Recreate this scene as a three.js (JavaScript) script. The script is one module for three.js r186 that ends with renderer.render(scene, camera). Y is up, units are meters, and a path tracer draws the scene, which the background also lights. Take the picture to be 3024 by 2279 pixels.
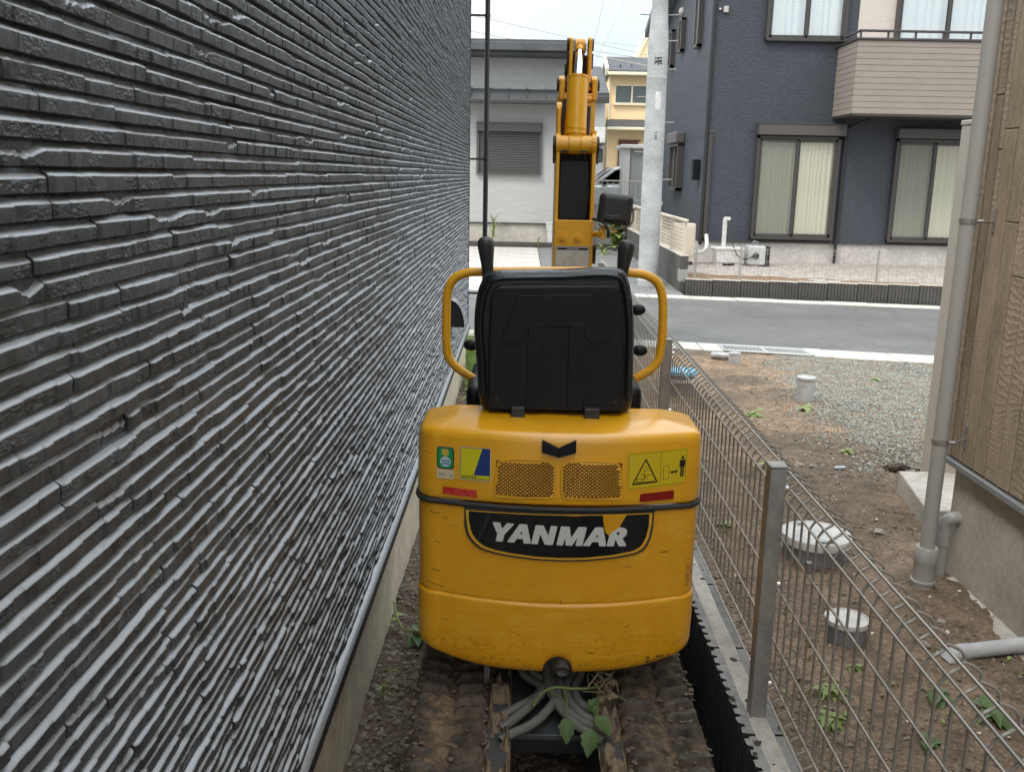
import * as THREE from 'three';
import { mergeGeometries, mergeVertices, toCreasedNormals } from 'three/addons/utils/BufferGeometryUtils.js';
import { RoundedBoxGeometry } from 'three/addons/geometries/RoundedBoxGeometry.js';

// ---------------------------------------------------------------- camera, sky, sun, exposure
const scene = new THREE.Scene();
const camera = new THREE.PerspectiveCamera(45.02, 1024 / 771, 0.05, 400);
camera.rotation.order = 'YXZ';
camera.position.set(0, 1.65, 0);
camera.rotation.set(-0.2230, 0.0084, 0.0197);
camera.focus = 2.6;
camera.userData.fStop = 18;
camera.updateMatrixWorld(true);

const renderer = new THREE.WebGLRenderer({ antialias: true });
renderer.setSize(1024, 771);
renderer.toneMapping = THREE.LinearToneMapping;
renderer.toneMappingExposure = 1.95;
renderer.shadowMap.enabled = true;

// ---------------------------------------------------------------- noise
function mulberry(a) { return () => { a |= 0; a = a + 0x6D2B79F5 | 0; let t = Math.imul(a ^ a >>> 15, 1 | a); t = t + Math.imul(t ^ t >>> 7, 61 | t) ^ t; return ((t ^ t >>> 14) >>> 0) / 4294967296; }; }
const rnd = mulberry(20240611);
const rr = (a, b) => a + (b - a) * rnd();
const clamp = (x, a = 0, b = 1) => Math.min(b, Math.max(a, x));
const sstep = (a, b, x) => { const t = clamp((x - a) / (b - a)); return t * t * (3 - 2 * t); };
const lerp = (a, b, t) => a + (b - a) * t;
function hsh(x, y, s) { let h = Math.imul(x, 374761393) + Math.imul(y, 668265263) + Math.imul(s, 974634541); h = Math.imul(h ^ h >>> 13, 1274126177); h ^= h >>> 16; return (h >>> 0) / 4294967296; }
function vn(x, y, px, py, s) {            // value noise of period px, py
  const xi = Math.floor(x), yi = Math.floor(y); let fx = x - xi, fy = y - yi;
  fx = fx * fx * (3 - 2 * fx); fy = fy * fy * (3 - 2 * fy);
  const m = (v, p) => ((v % p) + p) % p;
  const x0 = m(xi, px), x1 = m(xi + 1, px), y0 = m(yi, py), y1 = m(yi + 1, py);
  return lerp(lerp(hsh(x0, y0, s), hsh(x1, y0, s), fx), lerp(hsh(x0, y1, s), hsh(x1, y1, s), fx), fy);
}
function fbm(u, v, fx, fy, oct, s) { let a = .5, t = 0, n = 0; for (let i = 0; i < oct; i++) { t += a * vn(u * fx, v * fy, fx, fy, s + i * 17); n += a; a *= .55; fx *= 2; fy *= 2; } return t / n; }
const P9 = 1 << 20;
const wn = (x, y, s, oct = 3) => { let a = .5, t = 0, n = 0, f = 1; for (let i = 0; i < oct; i++) { t += a * vn(x * f + 5000, y * f + 5000, P9, P9, s + i * 31); n += a; a *= .55; f *= 2.03; } return t / n; };

// ---------------------------------------------------------------- sky (thin bright overcast) and sun
{
  const W = 512, H = 256, d = new Float32Array(W * H * 4);
  for (let j = 0; j < H; j++) for (let i = 0; i < W; i++) {
    const v = (j + .5) / H, el = (v - .5) * Math.PI, k = (j * W + i) * 4, u = i / W;
    const c = fbm(u, v, 10, 9, 5, 77), h = Math.max(0, Math.sin(el));
    const b = sstep(.46, .64, c);
    const L = 0.39 + 1.28 * h + (c - .5) * .05;     // overcast: brightest overhead
    let r = L * lerp(1.0, .80, b), g = L * lerp(1.03, .94, b), bl = L * lerp(1.05, 1.06, b);
    if (el < 0) { const t = clamp(-el * 8); r = lerp(r, .12, t); g = lerp(g, .115, t); bl = lerp(bl, .105, t); }
    d[k] = r; d[k + 1] = g; d[k + 2] = bl; d[k + 3] = 1;
  }
  const sky = new THREE.DataTexture(d, W, H, THREE.RGBAFormat, THREE.FloatType);
  sky.mapping = THREE.EquirectangularReflectionMapping; sky.magFilter = THREE.LinearFilter; sky.needsUpdate = true;
  scene.background = sky; scene.environment = sky;
}
const sun = new THREE.DirectionalLight(0xfff4e4, 1.0);
sun.position.set(-11, 22, 4); sun.target.position.set(0, 0, -8); sun.castShadow = true;
sun.shadow.radius = 28; sun.shadow.mapSize.set(2048, 2048);
Object.assign(sun.shadow.camera, { left: -22, right: 22, top: 24, bottom: -24, near: 1, far: 80 });
scene.add(sun, sun.target);

// ---------------------------------------------------------------- textures
function dataTex(n, m, f, srgb, rep) {    // f(u, v) -> [r, g, b] in 0..1 as stored
  const d = new Uint8Array(n * m * 4);
  for (let j = 0; j < m; j++) for (let i = 0; i < n; i++) { const c = f(i / n, j / m), k = (j * n + i) * 4; d[k] = clamp(c[0]) * 255; d[k + 1] = clamp(c[1]) * 255; d[k + 2] = clamp(c[2]) * 255; d[k + 3] = 255; }
  const t = new THREE.DataTexture(d, n, m); t.wrapS = t.wrapT = THREE.RepeatWrapping; t.magFilter = THREE.LinearFilter;
  if (srgb) t.colorSpace = THREE.SRGBColorSpace; t.repeat.set(rep[0], rep[1]); t.needsUpdate = true; return t;
}
const g1 = x => [x, x, x];
function rep(t, a, b) { const c = t.clone(); c.repeat.set(a, b); c.needsUpdate = true; return c; }
const tFine = dataTex(512, 512, (u, v) => g1(fbm(u, v, 16, 16, 5, 3)), false, [3, 3]);
const tBlot = dataTex(512, 512, (u, v) => { const a = fbm(u, v, 5, 5, 6, 9), b = fbm(u, v, 60, 60, 2, 21); return g1(.84 + .5 * (a - .5) + .3 * (b - .5)); }, false, [1, 1]);
const tGrit = dataTex(512, 512, (u, v) => { const a = fbm(u, v, 90, 90, 2, 5), b = fbm(u, v, 12, 12, 3, 8); return g1(.5 + 1.2 * (a - .5) + .35 * (b - .5)); }, false, [4, 4]);
// stacked stone face: vertical chisel streaks and a few smooth flakes
const tStone = dataTex(1024, 512, (u, v) => {
  const a = fbm(u, v, 16, 7, 3, 41), p = fbm(u, v, 190, 120, 2, 45), m = sstep(.52, .62, fbm(u, v, 14, 10, 3, 43)), c = fbm(u, v, 70, 60, 3, 47), cut = sstep(.63, .66, fbm(u, v, 34, 4, 2, 49));
  return g1(.5 + .35 * (a - .5) + (.10 + .16 * m) * (p - .5) + .75 * m * (c - .5) - .2 * cut);
}, false, [2, 4]);
const tStoneCol = dataTex(512, 512, (u, v) => { const a = fbm(u, v, 22, 6, 3, 51), b = fbm(u, v, 6, 6, 4, 53), d = sstep(.6, .66, fbm(u, v, 18, 7, 3, 59)); return g1(.74 + .55 * (a - .5) + .4 * (b - .5) - .22 * d + .25 * sstep(.62, .7, fbm(u, v, 30, 16, 3, 57))); }, false, [1.6, 3]);
const tStreak = dataTex(512, 512, (u, v) => g1(.5 + 1.1 * (fbm(u, v, 5, 90, 4, 61) - .5)), false, [1, 1]);     // long in u, fine in v
const tHatch = dataTex(1024, 512, (u, v) => { const a = fbm(u, v, 26, 110, 3, 161), b = fbm(u, v, 5, 7, 3, 163); return g1(.80 + .62 * (a - .5) + .12 * (b - .5)); }, false, [1, 1]);
const tHatch2 = dataTex(512, 512, (u, v) => { const a = fbm(u, v, 18, 90, 3, 261), b = fbm(u, v, 4, 5, 3, 263); return g1(.90 + .20 * (a - .5) + .08 * (b - .5)); }, false, [1, 1]);
const tSoil = dataTex(512, 512, (u, v) => { const a = fbm(u, v, 14, 14, 5, 71), b = fbm(u, v, 80, 80, 2, 73); const k = .66 + .7 * (a - .5) + .5 * (b - .5); return [k, k * .98, k * .95]; }, false, [1.4, 1.4]);
const tWood = dataTex(512, 1024, (u, v) => {      // embossed cedar grain: ripples that curve across the board
  const w = fbm(u, v, 3, 5, 3, 81), q = fbm(u, v, 4, 8, 2, 83);
  const a = .5 + .5 * Math.sin(6.2832 * (30 * v + 3 * u + 3.4 * w + 1.2 * Math.sin(6.2832 * u) * q));
  const g = fbm(u, v, 8, 120, 3, 85); const amt = sstep(.4, .62, fbm(u, v, 2, 4, 2, 87));
  return g1(.5 + .42 * (Math.pow(a, 2) - .4) * amt + .5 * (g - .5));
}, false, [1, 1]);

const tWoodB = dataTex(512, 512, (u, v) => { const a = fbm(u + v * .0, v, 40, 60, 3, 181), d = .5 + .5 * Math.sin(6.2832 * (v * 40 + u * 26 + 3 * fbm(u, v, 5, 6, 3, 183))); return g1(.5 + .5 * (a - .5) + .22 * (d - .5)); }, false, [1, 1]);
const M = {};
function std(name, c, rough, o = {}) { const m = new THREE.MeshPhysicalMaterial({ roughness: rough, metalness: 0, ...o }); m.color.setRGB(c[0], c[1], c[2]); m.name = name; return M[name] = m; }
std('stoneA', [.080, .089, .100], .5, { map: tStoneCol, bumpMap: tStone, bumpScale: .0042, clearcoat: .25, clearcoatRoughness: .35 });
std('stoneB', [.068, .076, .086], .5, { map: tStoneCol, bumpMap: tStone, bumpScale: .005, clearcoat: .25, clearcoatRoughness: .35 });
std('stoneC', [.100, .111, .124], .5, { map: tStoneCol, bumpMap: tStone, bumpScale: .0038, clearcoat: .25, clearcoatRoughness: .35 });
std('stoneLedge', [.33, .345, .36], .38, { ior: 1.7 });      // sky highlight on strip bevels and ledges, painted in as a paler colour
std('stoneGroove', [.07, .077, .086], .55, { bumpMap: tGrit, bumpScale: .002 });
std('flashing', [.36, .38, .40], .34, { metalness: .55, bumpMap: tFine, bumpScale: .0004 });
std('flashingLip', [.035, .036, .038], .4);
std('foundation', [.87, .76, .57], .9, { map: tBlot, bumpMap: tGrit, bumpScale: .0012 });
std('foundationGrey', [.54, .51, .45], .9, { map: tBlot, bumpMap: tGrit, bumpScale: .0012 });
std('concrete', [.56, .53, .48], .88, { map: tBlot, bumpMap: tGrit, bumpScale: .001 });
std('kerbConcrete', [.58, .56, .50], .88, { map: tBlot, bumpMap: tGrit, bumpScale: .001 });
std('blackMetal', [.022, .023, .024], .38);
std('blackPlastic', [.0085, .0095, .0115], .46, { bumpMap: tGrit, bumpScale: .0003, specularIntensity: .5 });
std('vinyl', [.011, .013, .0145], .24, { bumpMap: tGrit, bumpScale: .0004, specularIntensity: .7 });
std('rubber', [.03, .03, .03], .65, { bumpMap: tFine, bumpScale: .001 });
std('darkSteel', [.11, .12, .13], .5, { map: tBlot, metalness: .4 });
std('wornSteel', [.34, .33, .31], .5, { map: tBlot, metalness: .5, bumpMap: tFine, bumpScale: .001 });
std('galvSteel', [.40, .41, .41], .5, { metalness: .2 });
std('gripGrey', [.028, .028, .027], .5, { bumpMap: tGrit, bumpScale: .0004 });
std('chrome', [.82, .82, .82], .12, { metalness: 1 });
std('hose', [.19, .185, .165], .55, { map: tBlot, bumpMap: tFine, bumpScale: .0008 });
std('ironRust', [.06, .035, .025], .7, { map: tBlot });
std('fenceWire', [.43, .40, .355], .38, { metalness: .55 });
std('fencePost', [.44, .425, .39], .42, { metalness: .35, map: tBlot });
std('beigeFence', [.60, .53, .43], .5);
std('palePost', [.47, .445, .395], .5);
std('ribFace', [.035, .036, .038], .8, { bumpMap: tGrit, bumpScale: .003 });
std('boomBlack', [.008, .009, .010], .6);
std('block', [.40, .395, .375], .95, { map: tBlot, bumpMap: tGrit, bumpScale: .004 });
std('blockCharcoal', [.11, .105, .097], .95, { map: tBlot, bumpMap: tGrit, bumpScale: .003 });
std('mortar', [.64, .60, .53], .95, { map: tBlot, bumpMap: tGrit, bumpScale: .003 });
std('pvc', [.54, .55, .56], .42, { map: rep(tBlot, .6, .6) });
std('pvcDark', [.22, .23, .24], .42, { map: rep(tBlot, .6, .6) });
std('pvcGrey', [.34, .337, .32], .36);
std('whitePlastic', [.74, .74, .72], .45, { map: rep(tBlot, .5, .5) });
std('lidWhite', [.66, .65, .61], .6, { map: tBlot, bumpMap: tGrit, bumpScale: .001 });
std('lidBlue', [.16, .42, .58], .5);
for (const [k, c] of Object.entries({ boardA: [.40, .325, .235], boardB: [.375, .30, .21], boardC: [.425, .345, .25] })) std(k, c, .6, { bumpMap: k === 'boardB' ? tWoodB : tWood, bumpScale: .0022, map: rep(tBlot, .7, .7) });
std('boardGap', [.17, .115, .058], .9);
std('navySiding', [.057, .067, .085], .6, { map: rep(tHatch, .8, .8), bumpMap: rep(tHatch, .8, .8), bumpScale: .008 });
std('navySide', [.105, .116, .122], .6, { map: rep(tHatch, .45, .9), bumpMap: rep(tHatch, .45, .9), bumpScale: .006 });
std('balconyBoard', [.315, .275, .238], .7, { map: rep(tHatch2, .4, .6), bumpMap: rep(tHatch2, .5, 1), bumpScale: .002 });
std('creamSiding', [.66, .60, .54], .7, { map: rep(tHatch2, .35, .6), bumpMap: rep(tHatch2, .35, .6), bumpScale: .003 });
std('frameDark', [.055, .05, .047], .4);
std('shutterBox', [.09, .084, .082], .42);
std('shutterSlat', [.075, .074, .074], .45);
std('greySiding', [.50, .51, .50], .7, { map: rep(tHatch2, .3, .5), bumpMap: rep(tHatch2, .3, .5), bumpScale: .004 });
std('greySiding2', [.55, .555, .545], .7, { map: rep(tHatch2, .3, .5), bumpMap: rep(tHatch2, .3, .5), bumpScale: .004 });
std('roofDark', [.10, .105, .112], .55, { map: rep(tBlot, .4, .4) });
std('roofTile', [.085, .09, .10], .7, { map: rep(tBlot, .8, .8), bumpMap: rep(tStreak, .3, .6), bumpScale: .02 });
std('yellowWall', [.95, .71, .41], .85);
std('creamTrim', [.80, .72, .52], .6);
std('brownDoor', [.16, .06, .035], .5);
std('curtain', [.50, .50, .40], .9, { side: THREE.DoubleSide });
std('curtainBlue', [.60, .67, .70], .9, { side: THREE.DoubleSide });
std('screen', [.17, .175, .165], .9, { transparent: true, opacity: .42, side: THREE.DoubleSide });
std('roomDark', [.05, .05, .05], .9);
const glass = M.glass = new THREE.MeshPhysicalMaterial({ color: 0xffffff, roughness: .02, transmission: 1, thickness: 0, ior: 1.5, specularIntensity: 1 }); glass.name = 'glass';
std('galvPole', [.48, .495, .50], .8, { map: rep(tBlot, .9, .9), bumpMap: tGrit, bumpScale: .0015 });
std('poleWrap', [.62, .63, .61], .6, { map: rep(tBlot, 1.6, 1.6), bumpMap: tFine, bumpScale: .004 });
std('silver', [.62, .64, .65], .35, { metalness: .3, clearcoat: .6 });
std('carGlass', [.10, .12, .12], .08, { specularIntensity: 1 });
std('shedGrey', [.34, .36, .37], .55);
std('shedFrame', [.66, .66, .64], .55);
std('asphalt', [.15, .148, .143], .62, { map: rep(tBlot, .35, .35), bumpMap: tGrit, bumpScale: .003 });
std('soil', [.24, .178, .120], .95, { map: tSoil, bumpMap: tSoil, bumpScale: .018, vertexColors: true });
std('paleChip', [.52, .48, .42], .85);
std('stoneBit', [.30, .27, .23], .9, { map: tBlot });
std('gravelStone', [.30, .305, .285], .9);
std('paleGravel', [.60, .55, .51], .95, { map: rep(tSoil, 1.4, 1.4), bumpMap: tSoil, bumpScale: .03 });
std('greyGravel', [.30, .31, .31], .95, { map: rep(tSoil, 1.2, 1.2), bumpMap: tSoil, bumpScale: .03 });
std('leaf', [.095, .165, .045], .6, { side: THREE.DoubleSide, transmission: .3, thickness: 0 });
std('leafPale', [.24, .31, .075], .6, { side: THREE.DoubleSide, transmission: .3, thickness: 0 });
std('stemGreen', [.12, .17, .04], .6);
std('dryStem', [.17, .135, .085], .8);
std('mud', [.205, .155, .108], .9, { map: tSoil, bumpMap: tSoil, bumpScale: .008, vertexColors: true });
std('mudClod', [.15, .112, .078], .95);
std('mudCake', [.25, .19, .125], .95, { map: tSoil, bumpMap: tSoil, bumpScale: .008 });
std('mudDry', [.40, .31, .20], .95, { map: tSoil, bumpMap: tSoil, bumpScale: .008 });
std('cable', [.05, .05, .055], .6);
std('oldWood', [.12, .09, .06], .9, { map: rep(tStreak, 3, 3), bumpMap: rep(tStreak, 3, 3), bumpScale: .006 });
std('paleWood', [.48, .42, .29], .9, { map: rep(tStreak, 3, 3) });

// ---------------------------------------------------------------- geometry helpers
function prep(g, keepUV) {
  g = g.index ? g.toNonIndexed() : g;
  for (const k of Object.keys(g.attributes)) if (!['position', 'normal', 'uv', 'color'].includes(k)) g.deleteAttribute(k);
  if (!keepUV || !g.attributes.uv) {
    const p = g.attributes.position, n = p.count, uv = new Float32Array(n * 2);
    for (let i = 0; i < n; i += 3) {
      const ax = p.getX(i + 1) - p.getX(i), ay = p.getY(i + 1) - p.getY(i), az = p.getZ(i + 1) - p.getZ(i), bx = p.getX(i + 2) - p.getX(i), by = p.getY(i + 2) - p.getY(i), bz = p.getZ(i + 2) - p.getZ(i);
      const nx = Math.abs(ay * bz - az * by), ny = Math.abs(az * bx - ax * bz), nz = Math.abs(ax * by - ay * bx);
      for (let k = i; k < i + 3; k++) {
        const X = p.getX(k), Y = p.getY(k), Z = p.getZ(k);
        if (nx >= ny && nx >= nz) { uv[2 * k] = Z; uv[2 * k + 1] = Y; } else if (ny >= nz) { uv[2 * k] = X; uv[2 * k + 1] = Z; } else { uv[2 * k] = X; uv[2 * k + 1] = Y; }
      }
    }
    g.setAttribute('uv', new THREE.BufferAttribute(uv, 2));
  }
  if (!g.attributes.normal) g.computeVertexNormals();
  return g;
}
const merge = (l, keepUV) => mergeGeometries(l.map(g => prep(g, keepUV)), false);
function bx(x0, x1, y0, y1, z0, z1) { const g = new THREE.BoxGeometry(Math.abs(x1 - x0), Math.abs(y1 - y0), Math.abs(z1 - z0)); g.translate((x0 + x1) / 2, (y0 + y1) / 2, (z0 + z1) / 2); return g; }
function rbx(x0, x1, y0, y1, z0, z1, r = .004, s = 2) { const w = Math.abs(x1 - x0), h = Math.abs(y1 - y0), d = Math.abs(z1 - z0); const g = new RoundedBoxGeometry(w, h, d, s, Math.min(r, w * .45, h * .45, d * .45)); g.translate((x0 + x1) / 2, (y0 + y1) / 2, (z0 + z1) / 2); return g; }
const V = (a) => new THREE.Vector3(a[0], a[1], a[2]);
function tube(pts, r, seg = 40, rad = 8, closed = false) { return new THREE.TubeGeometry(new THREE.CatmullRomCurve3(pts.map(V), closed, 'centripetal'), seg, r, rad, closed); }
function poly(pts, r, rad = 5) { const c = new THREE.CurvePath(); for (let i = 0; i < pts.length - 1; i++) c.add(new THREE.LineCurve3(V(pts[i]), V(pts[i + 1]))); return new THREE.TubeGeometry(c, (pts.length - 1) * 2, r, rad, false); }
function cyl(a, b, r0, r1 = r0, seg = 16, open = false) {
  const A = V(a), B = V(b), d = B.clone().sub(A), g = new THREE.CylinderGeometry(r1, r0, d.length(), seg, 1, open);
  g.applyQuaternion(new THREE.Quaternion().setFromUnitVectors(new THREE.Vector3(0, 1, 0), d.clone().normalize())); g.translate((a[0] + b[0]) / 2, (a[1] + b[1]) / 2, (a[2] + b[2]) / 2); return g;
}
function lathe(prof, x, y, z, seg = 28) { const g = new THREE.LatheGeometry(prof.map(p => new THREE.Vector2(p[0], p[1])), seg); g.translate(x, y, z); return toCreasedNormals(g, .6); }
function grid(nx, ny, f, uvf) {
  const p = [], uv = [], ix = [];
  for (let j = 0; j <= ny; j++) for (let i = 0; i <= nx; i++) { const q = f(i / nx, j / ny); p.push(q[0], q[1], q[2]); const w = uvf ? uvf(i / nx, j / ny, q) : [i / nx, j / ny]; uv.push(w[0], w[1]); }
  for (let j = 0; j < ny; j++) for (let i = 0; i < nx; i++) { const a = j * (nx + 1) + i, b = a + 1, c = a + nx + 1, d = c + 1; ix.push(a, b, d, a, d, c); }
  const g = new THREE.BufferGeometry(); g.setAttribute('position', new THREE.Float32BufferAttribute(p, 3)); g.setAttribute('uv', new THREE.Float32BufferAttribute(uv, 2)); g.setIndex(ix); g.computeVertexNormals(); return g;
}
function extr(pts, depth, bevel = 0, holes) {
  const s = new THREE.Shape(pts.map(p => new THREE.Vector2(p[0], p[1]))); if (holes) for (const h of holes) s.holes.push(new THREE.Path(h.map(p => new THREE.Vector2(p[0], p[1]))));
  return new THREE.ExtrudeGeometry(s, { depth, bevelEnabled: bevel > 0, bevelThickness: bevel, bevelSize: bevel, bevelOffset: -bevel, bevelSegments: 3, steps: 1, curveSegments: 8 });
}
function smoothPoly(pts, n = 6) { const c = new THREE.CatmullRomCurve3(pts.map(p => new THREE.Vector3(p[0], p[1], 0)), true, 'centripetal'); return c.getPoints(pts.length * n).slice(0, -1).map(p => [p.x, p.y]); }
function canvasTex(w, h, draw) { const c = document.createElement('canvas'); c.width = w; c.height = h; const x = c.getContext('2d'); draw(x, w, h); const t = new THREE.CanvasTexture(c); t.colorSpace = THREE.SRGBColorSpace; t.anisotropy = 8; return t; }

const used = {};
function numbered(n) { if (!(n in used)) { used[n] = 0; return n; } used[n]++; return n + '_' + String(used[n]).padStart(3, '0'); }
function tag(o, label, category, group, kind) { o.userData.label = label; o.userData.category = category; if (group) o.userData.group = group; if (kind) o.userData.kind = kind; return o; }
function thing(name, label, category, at = [0, 0, 0], group) { const o = new THREE.Group(); o.name = numbered(name); o.position.set(at[0], at[1], at[2]); tag(o, label, category, group); scene.add(o); return o; }
function add(parent, name, g, m, opt = {}) {          // geometry in world metres; moved to the thing's base
  g = prep(g, opt.uv || false);
  let top = parent; while (top.parent && top.parent !== scene) top = top.parent;
  g.translate(-top.position.x, -top.position.y, -top.position.z);
  const o = new THREE.Mesh(g, m); o.name = name; o.castShadow = o.receiveShadow = true; if (opt.label) o.userData.label = opt.label; if (opt.kind) o.userData.kind = opt.kind; parent.add(o); return o;
}
function struct(name, g, m, uv) { const o = new THREE.Mesh(prep(g, uv), m); o.name = numbered(name); o.userData.kind = 'structure'; o.castShadow = o.receiveShadow = true; scene.add(o); return o; }
function place(src, x, y, z, ry, label, sc = 1) { const c = src.clone(); c.name = numbered(src.name.replace(/_\d{3}$/, '')); c.position.set(x, y, z); c.rotation.y = ry; c.scale.setScalar(sc); c.userData = { ...src.userData, label }; scene.add(c); return c; }
function instanced(name, g, m, list, label, cat, kind = 'stuff', tint) {
  const o = new THREE.InstancedMesh(prep(g), m, list.length), q = new THREE.Quaternion(), e = new THREE.Euler(), mt = new THREE.Matrix4(), c = new THREE.Color();
  list.forEach((a, i) => { e.set(a.rx, a.ry, a.rz); q.setFromEuler(e); mt.compose(new THREE.Vector3(a.x, a.y, a.z), q, new THREE.Vector3(a.s * a.sx, a.s * a.sy, a.s)); o.setMatrixAt(i, mt); if (tint) { const k = a.k; c.setRGB(tint[0] * k, tint[1] * k, tint[2] * k); o.setColorAt(i, c); } });
  o.name = numbered(name); o.castShadow = o.receiveShadow = true; if (label) tag(o, label, cat, null, kind); else o.userData.kind = kind; scene.add(o); return o;
}
function rockGeo(seed, det = 1, flat = .6) { const r = mulberry(seed); let g = new THREE.IcosahedronGeometry(1, det); g = mergeVertices(g.deleteAttribute('uv') && g.deleteAttribute('normal') && g); const p = g.attributes.position; for (let i = 0; i < p.count; i++) { const k = .62 + .5 * r(); p.setXYZ(i, p.getX(i) * k, p.getY(i) * k * flat, p.getZ(i) * k); } g = g.toNonIndexed(); g.computeVertexNormals(); return g; }
const rocks = [rockGeo(1), rockGeo(2), rockGeo(3, 1, .8)];
const one = (x, y, z, s) => ({ x, y, z, s, sx: rr(.7, 1.3), sy: rr(.6, 1.1), rx: rr(-.5, .5), ry: rr(0, 6.28), rz: rr(-.5, .5), k: rr(.7, 1.22) });

// ---------------------------------------------------------------- ground, road, kerbs
const lotY = (x, z) => .34 * (1 - sstep(3.2, 8.6, -z)) + .02 * (wn(x * 2.2, z * 2.2, 5) - .5) + .022 * (wn(x * 9, z * 9, 6) - .5) + .013 * (wn(x * 38, z * 38, 7, 3) - .5) * sstep(.3, .6, wn(x * 2, z * 2, 8));
const gapY = (x, z) => .05 * (wn(x * 4, z * 4, 15) - .5) + .03 * (wn(x * 16, z * 16, 16) - .5) + .012 * (wn(x * 60, z * 60, 17, 2) - .5);
function groundGeo(xs, zs, hf, cf) {
  const p = [], col = [], ix = [], nx = xs.length, nz = zs.length;
  for (const z of zs) for (const x of xs) { p.push(x, hf(x, z), z); const c = cf(x, z); col.push(c[0], c[1], c[2]); }
  for (let j = 0; j < nz - 1; j++) for (let i = 0; i < nx - 1; i++) { const a = j * nx + i, b = a + 1, c = a + nx, d = c + 1; ix.push(a, b, d, a, d, c); }
  const g = new THREE.BufferGeometry(); g.setAttribute('position', new THREE.Float32BufferAttribute(p, 3)); g.setAttribute('color', new THREE.Float32BufferAttribute(col, 3)); g.setIndex(ix); g.computeVertexNormals(); return g;
}
const span = (a, b, n, pw = 1) => Array.from({ length: n + 1 }, (_, i) => a + (b - a) * Math.pow(i / n, pw));
const nearIn = x => -9.079 + .217 * (x - 1.56), nearOut = x => -9.479 + .206 * (x - 1.555), farIn = x => -13.113 + .163 * (x - 1.585), farOut = x => farIn(x) - .32, wallLine = x => -13.756 + .283 * (x - 2.409);
struct('ground', (() => { const g = new THREE.PlaneGeometry(260, 260); g.rotateX(-Math.PI / 2); g.translate(0, -.16, -40); return g; })(), M.greyGravel);
struct('soil', groundGeo(span(-.475, .53, 100), [...span(1.5, -1.55, 40), ...span(-1.56, -4.2, 280), ...span(-4.23, -9.4, 150)], (x, z) => { const h = gapY(x, z); return z < -8.6 ? lerp(h, -.02, sstep(8.6, 9.2, -z)) : h; }, (x, z) => { const k = .5 + .45 * wn(x * 5, z * 5, 21); return [k, k, k]; }), M.soil);
struct('soil', groundGeo(span(-9, -.475, 20), span(-8, -10.2, 20), (x, z) => .02 * wn(x * 3, z * 3, 3) - .03, () => [.9, .9, .9]), M.soil);
struct('neighbour_soil', groundGeo([...span(.615, 2.1, 200), ...span(2.14, 7, 90)], [...span(1.5, -1.1, 30), ...span(-1.12, -4.6, 380), ...span(-4.63, -9.3, 170)], (x, z) => z < nearIn(x) ? -.03 : lotY(x, z), (x, z) => {
  const a = wn(x * 1.1, z * 1.1, 31), far = sstep(3.0, 6.5, -z), k = .62 + .55 * wn(x * 6, z * 6, 33);
  const sandy = clamp(sstep(.38, .62, a + .25 * far - .1) + .75 * sstep(1.15, .85, x + .25 * (wn(x * 5, z * 3, 37) - .5)));
  return [k * lerp(.86, 1.75, sandy * lerp(.45, 1, far)), k * lerp(.86, 1.62, sandy * lerp(.5, 1, far)), k * lerp(.88, 1.55, sandy * lerp(.6, 1, far))];
}), M.soil);
// asphalt and kerbs as sheets and blocks that follow the four lines
function band(f0, f1, x0, x1, y, n = 60) { return grid(n, 6, (u, v) => { const x = lerp(x0, x1, u); return [x, y, lerp(f0(x), f1(x), v)]; }, (u, v, q) => [q[0], q[2]]); }
struct('road', band(nearOut, farIn, -30, 30, 0), M.asphalt, true);
function kerbRow(name, fa, fb, x0, x1, len, skip) {
  const o = new THREE.Group(); o.name = name; o.userData.kind = 'structure'; scene.add(o);
  for (let x = x0; x < x1; x += len) {
    let a = x + .006, b = x + len - .006; if (skip) { if (a >= skip[0] && b <= skip[1]) continue; if (a < skip[0] && b > skip[0]) b = skip[0]; else if (a < skip[1] && b > skip[1]) a = skip[1]; }
    const top = .012 + rr(-.003, .003), g = new THREE.BufferGeometry();
    const P = [[a, fa(a)], [b, fa(b)], [b, fb(b)], [a, fb(a)]];
    const s = new THREE.Shape(P.map(q => new THREE.Vector2(q[0], -q[1]))); const e = new THREE.ExtrudeGeometry(s, { depth: .14, bevelEnabled: true, bevelSize: .005, bevelThickness: .005, bevelOffset: -.005, bevelSegments: 1 });
    e.rotateX(-Math.PI / 2); e.translate(0, top - .145, 0); add(o, 'kerb_stone', e, M.kerbConcrete);
  }
  return o;
}
kerbRow('gutter_kerb', nearIn, nearOut, -9, 9, .6, [2.0, 2.83]);
kerbRow('far_kerb', farIn, farOut, -9, 9.6, .6);
{ // steel drain grate let into the gutter
  const t = thing('drain_grate', 'long galvanised steel drain grate set in the pale gutter kerb', 'grate', [2.42, 0, -9.06]);
  const L = (x, v) => lerp(nearIn(x), nearOut(x), v), fr = [];
  add(t, 'drain_bed', grid(20, 1, (u, v) => { const x = lerp(2.0, 2.83, u); return [x, -.05, L(x, v)]; }), M.roomDark);
  for (const v of [.12, .86]) fr.push(poly([[2.01, .006, L(2.01, v)], [2.82, .006, L(2.82, v)]], .014, 4));
  for (const x of [2.012, 2.415, 2.818]) fr.push(poly([[x, .006, L(x, .12)], [x, .006, L(x, .86)]], .014, 4));
  add(t, 'frame', merge(fr), M.galvSteel);
  for (let i = 0; i < 22; i++) { const x = 2.04 + i * .0358; add(t, 'bar', poly([[x, .004, L(x, .13)], [x, .004, L(x, .85)]], .0105, 4), M.galvSteel); }
  add(t, 'kerb_edge', grid(10, 1, (u, v) => { const x = lerp(2.0, 2.83, u); return [x, .008, lerp(L(x, .86), L(x, 1), v)]; }), M.kerbConcrete);
}
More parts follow.
